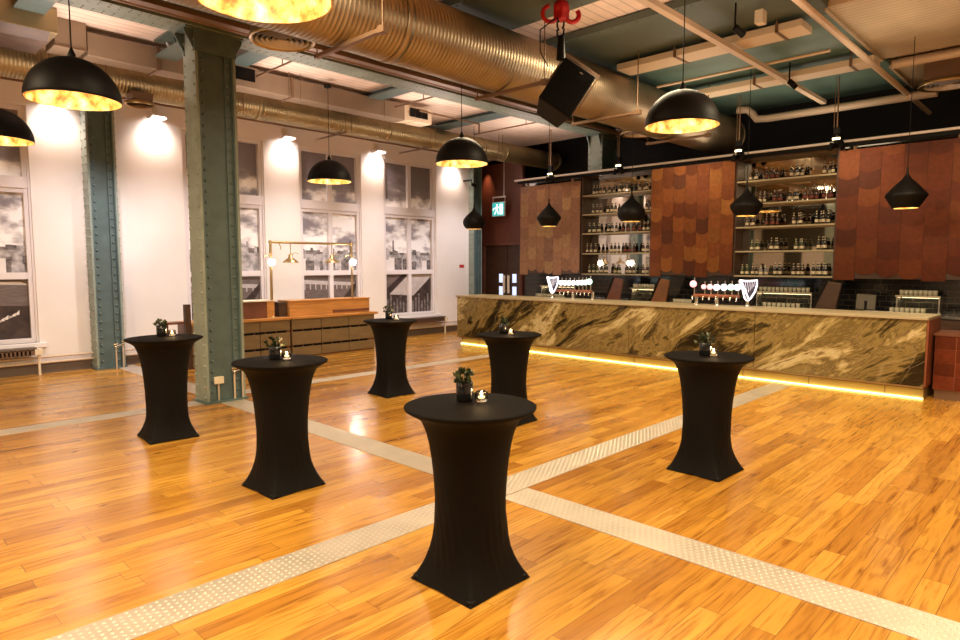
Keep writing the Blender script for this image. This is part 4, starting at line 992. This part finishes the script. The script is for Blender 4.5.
def plant(x, y, z, lb, seed, pale):
    t = thing('potted_plant', lb, 'plant', (x, y, z), seed*.7, 'small table plants'); r = random.Random(seed)
    MB().lathe([(.001, 0), (.048, 0), (.052, .01), (.054, .115), (.049, .12), (.047, .10), (.001, .10)], n=20).build('pot', M['pot'], t)
    b = MB(); st = MB()
    for k in range(26):
        a = r.uniform(0, 2*PI); h = r.uniform(.10, .185); o = r.uniform(.005, .065)*(1.2 if h < .15 else .7)
        p = V((o*math.cos(a), o*math.sin(a), h)); st.tube([(p.x*.3, p.y*.3, .09), p], .0025, 5)
        d = V((math.cos(a)*r.uniform(.3, 1), math.sin(a)*r.uniform(.3, 1), r.uniform(.2, 1))).normalized()
        for j in range(3):
            dd = (d + V((r.uniform(-.7, .7), r.uniform(-.7, .7), r.uniform(-.3, .5)))).normalized(); ln = r.uniform(.028, .05); s = dd.orthogonal().normalized()*ln*.33; n_ = dd.cross(s).normalized()*ln*.1
            b.add([p, p+dd*ln*.45+s+n_, p+dd*ln, p+dd*ln*.45-s+n_, p+dd*ln*.5], [(0, 1, 4), (1, 2, 4), (2, 3, 4), (3, 0, 4)], 1 if r.random() < pale else 0, True)
    b.build('leaves', [M['leaf'], M['leafpale']], t); st.build('stems', M['leaf'], t)
def candle(x, y, z, lb, e=1.2):
    t = thing('candle', lb, 'candle', (x, y, z), 0, 'lit tealights on the tables')
    MB().lathe([(.001, 0), (.034, 0), (.040, .01), (.042, .05), (.036, .062), (.032, .062), (.036, .05), (.034, .014), (.001, .012)], n=24).build('glass_holder', M['glass'], t)
    wx_ = MB().lathe([(.001, .013), (.022, .013), (.022, .026), (.001, .026)], n=16).build('wax', M['wax'], t)
    MB().lathe([(.001, .027), (.007, .036), (.006, .046), (.001, .062)], n=10).build('flame', M['flame'], wx_)
    lamp('POINT', (x, y, z+.075), e, (1, .62, .28), .012)
PL = [((2.80, 2.85), (2.87, 2.77), 'closest cocktail table', .3), ((2.73, 7.75), (2.85, 7.76), 'table between the two pillars', .5), ((2.79, 5.23), (2.88, 5.19), 'table before the floor-standing pillar', .2), ((6.10, 7.87), (6.15, 7.75), 'table before the slatted counter', .2), ((5.97, 5.38), (5.96, 5.25), 'half-hidden second row table', .1), ((5.83, 2.68), (5.88, 2.62), 'table alone before the bar', .1)]
for i, (p, c, lb, pale) in enumerate(PL):
    tz = 1.1*TABS[i][3]+.0005
    plant(p[0], p[1], tz, 'small leafy plant in a black pot on the ' + lb, 20+i, pale)
    candle(c[0], c[1], tz, 'lit tealight in a glass holder on the ' + lb)

# ------------------------------------------------------------------ room lighting (added unseen area lamps over the open floor, no fittings)
for x, y, e, s in ((-1.5, 7.5, 260, 1.6), (.5, 3.0, 230, 1.6), (3.2, 5.6, 110, 1.4), (3.5, -.8, 260, 1.6), (8.2, 4.6, 150, 1.4), (8.6, 1.0, 200, 1.4), (8.5, 8.3, 90, 1.2), (-6, 3, 60, 2), (-6, 10, 90, 2)):
    lamp('AREA', (x, y, 4.95), e, (1, .79, .50), s, (x, y, 0))
wd = bpy.data.worlds.new('world'); SC.world = wd; wd.use_nodes = True
wd.node_tree.nodes['Background'].inputs[0].default_value = (.9, .6, .4, 1); wd.node_tree.nodes['Background'].inputs[1].default_value = .02

vs = SC.view_settings; vs.view_transform = 'Standard'; vs.look = 'None'; vs.exposure = 0.3; vs.gamma = 1.0; vs.use_curve_mapping = False
SC.cycles.use_denoising = True
SC.cycles.max_bounces = 8; SC.cycles.diffuse_bounces = 5; SC.cycles.glossy_bounces = 4; SC.cycles.sample_clamp_indirect = 6
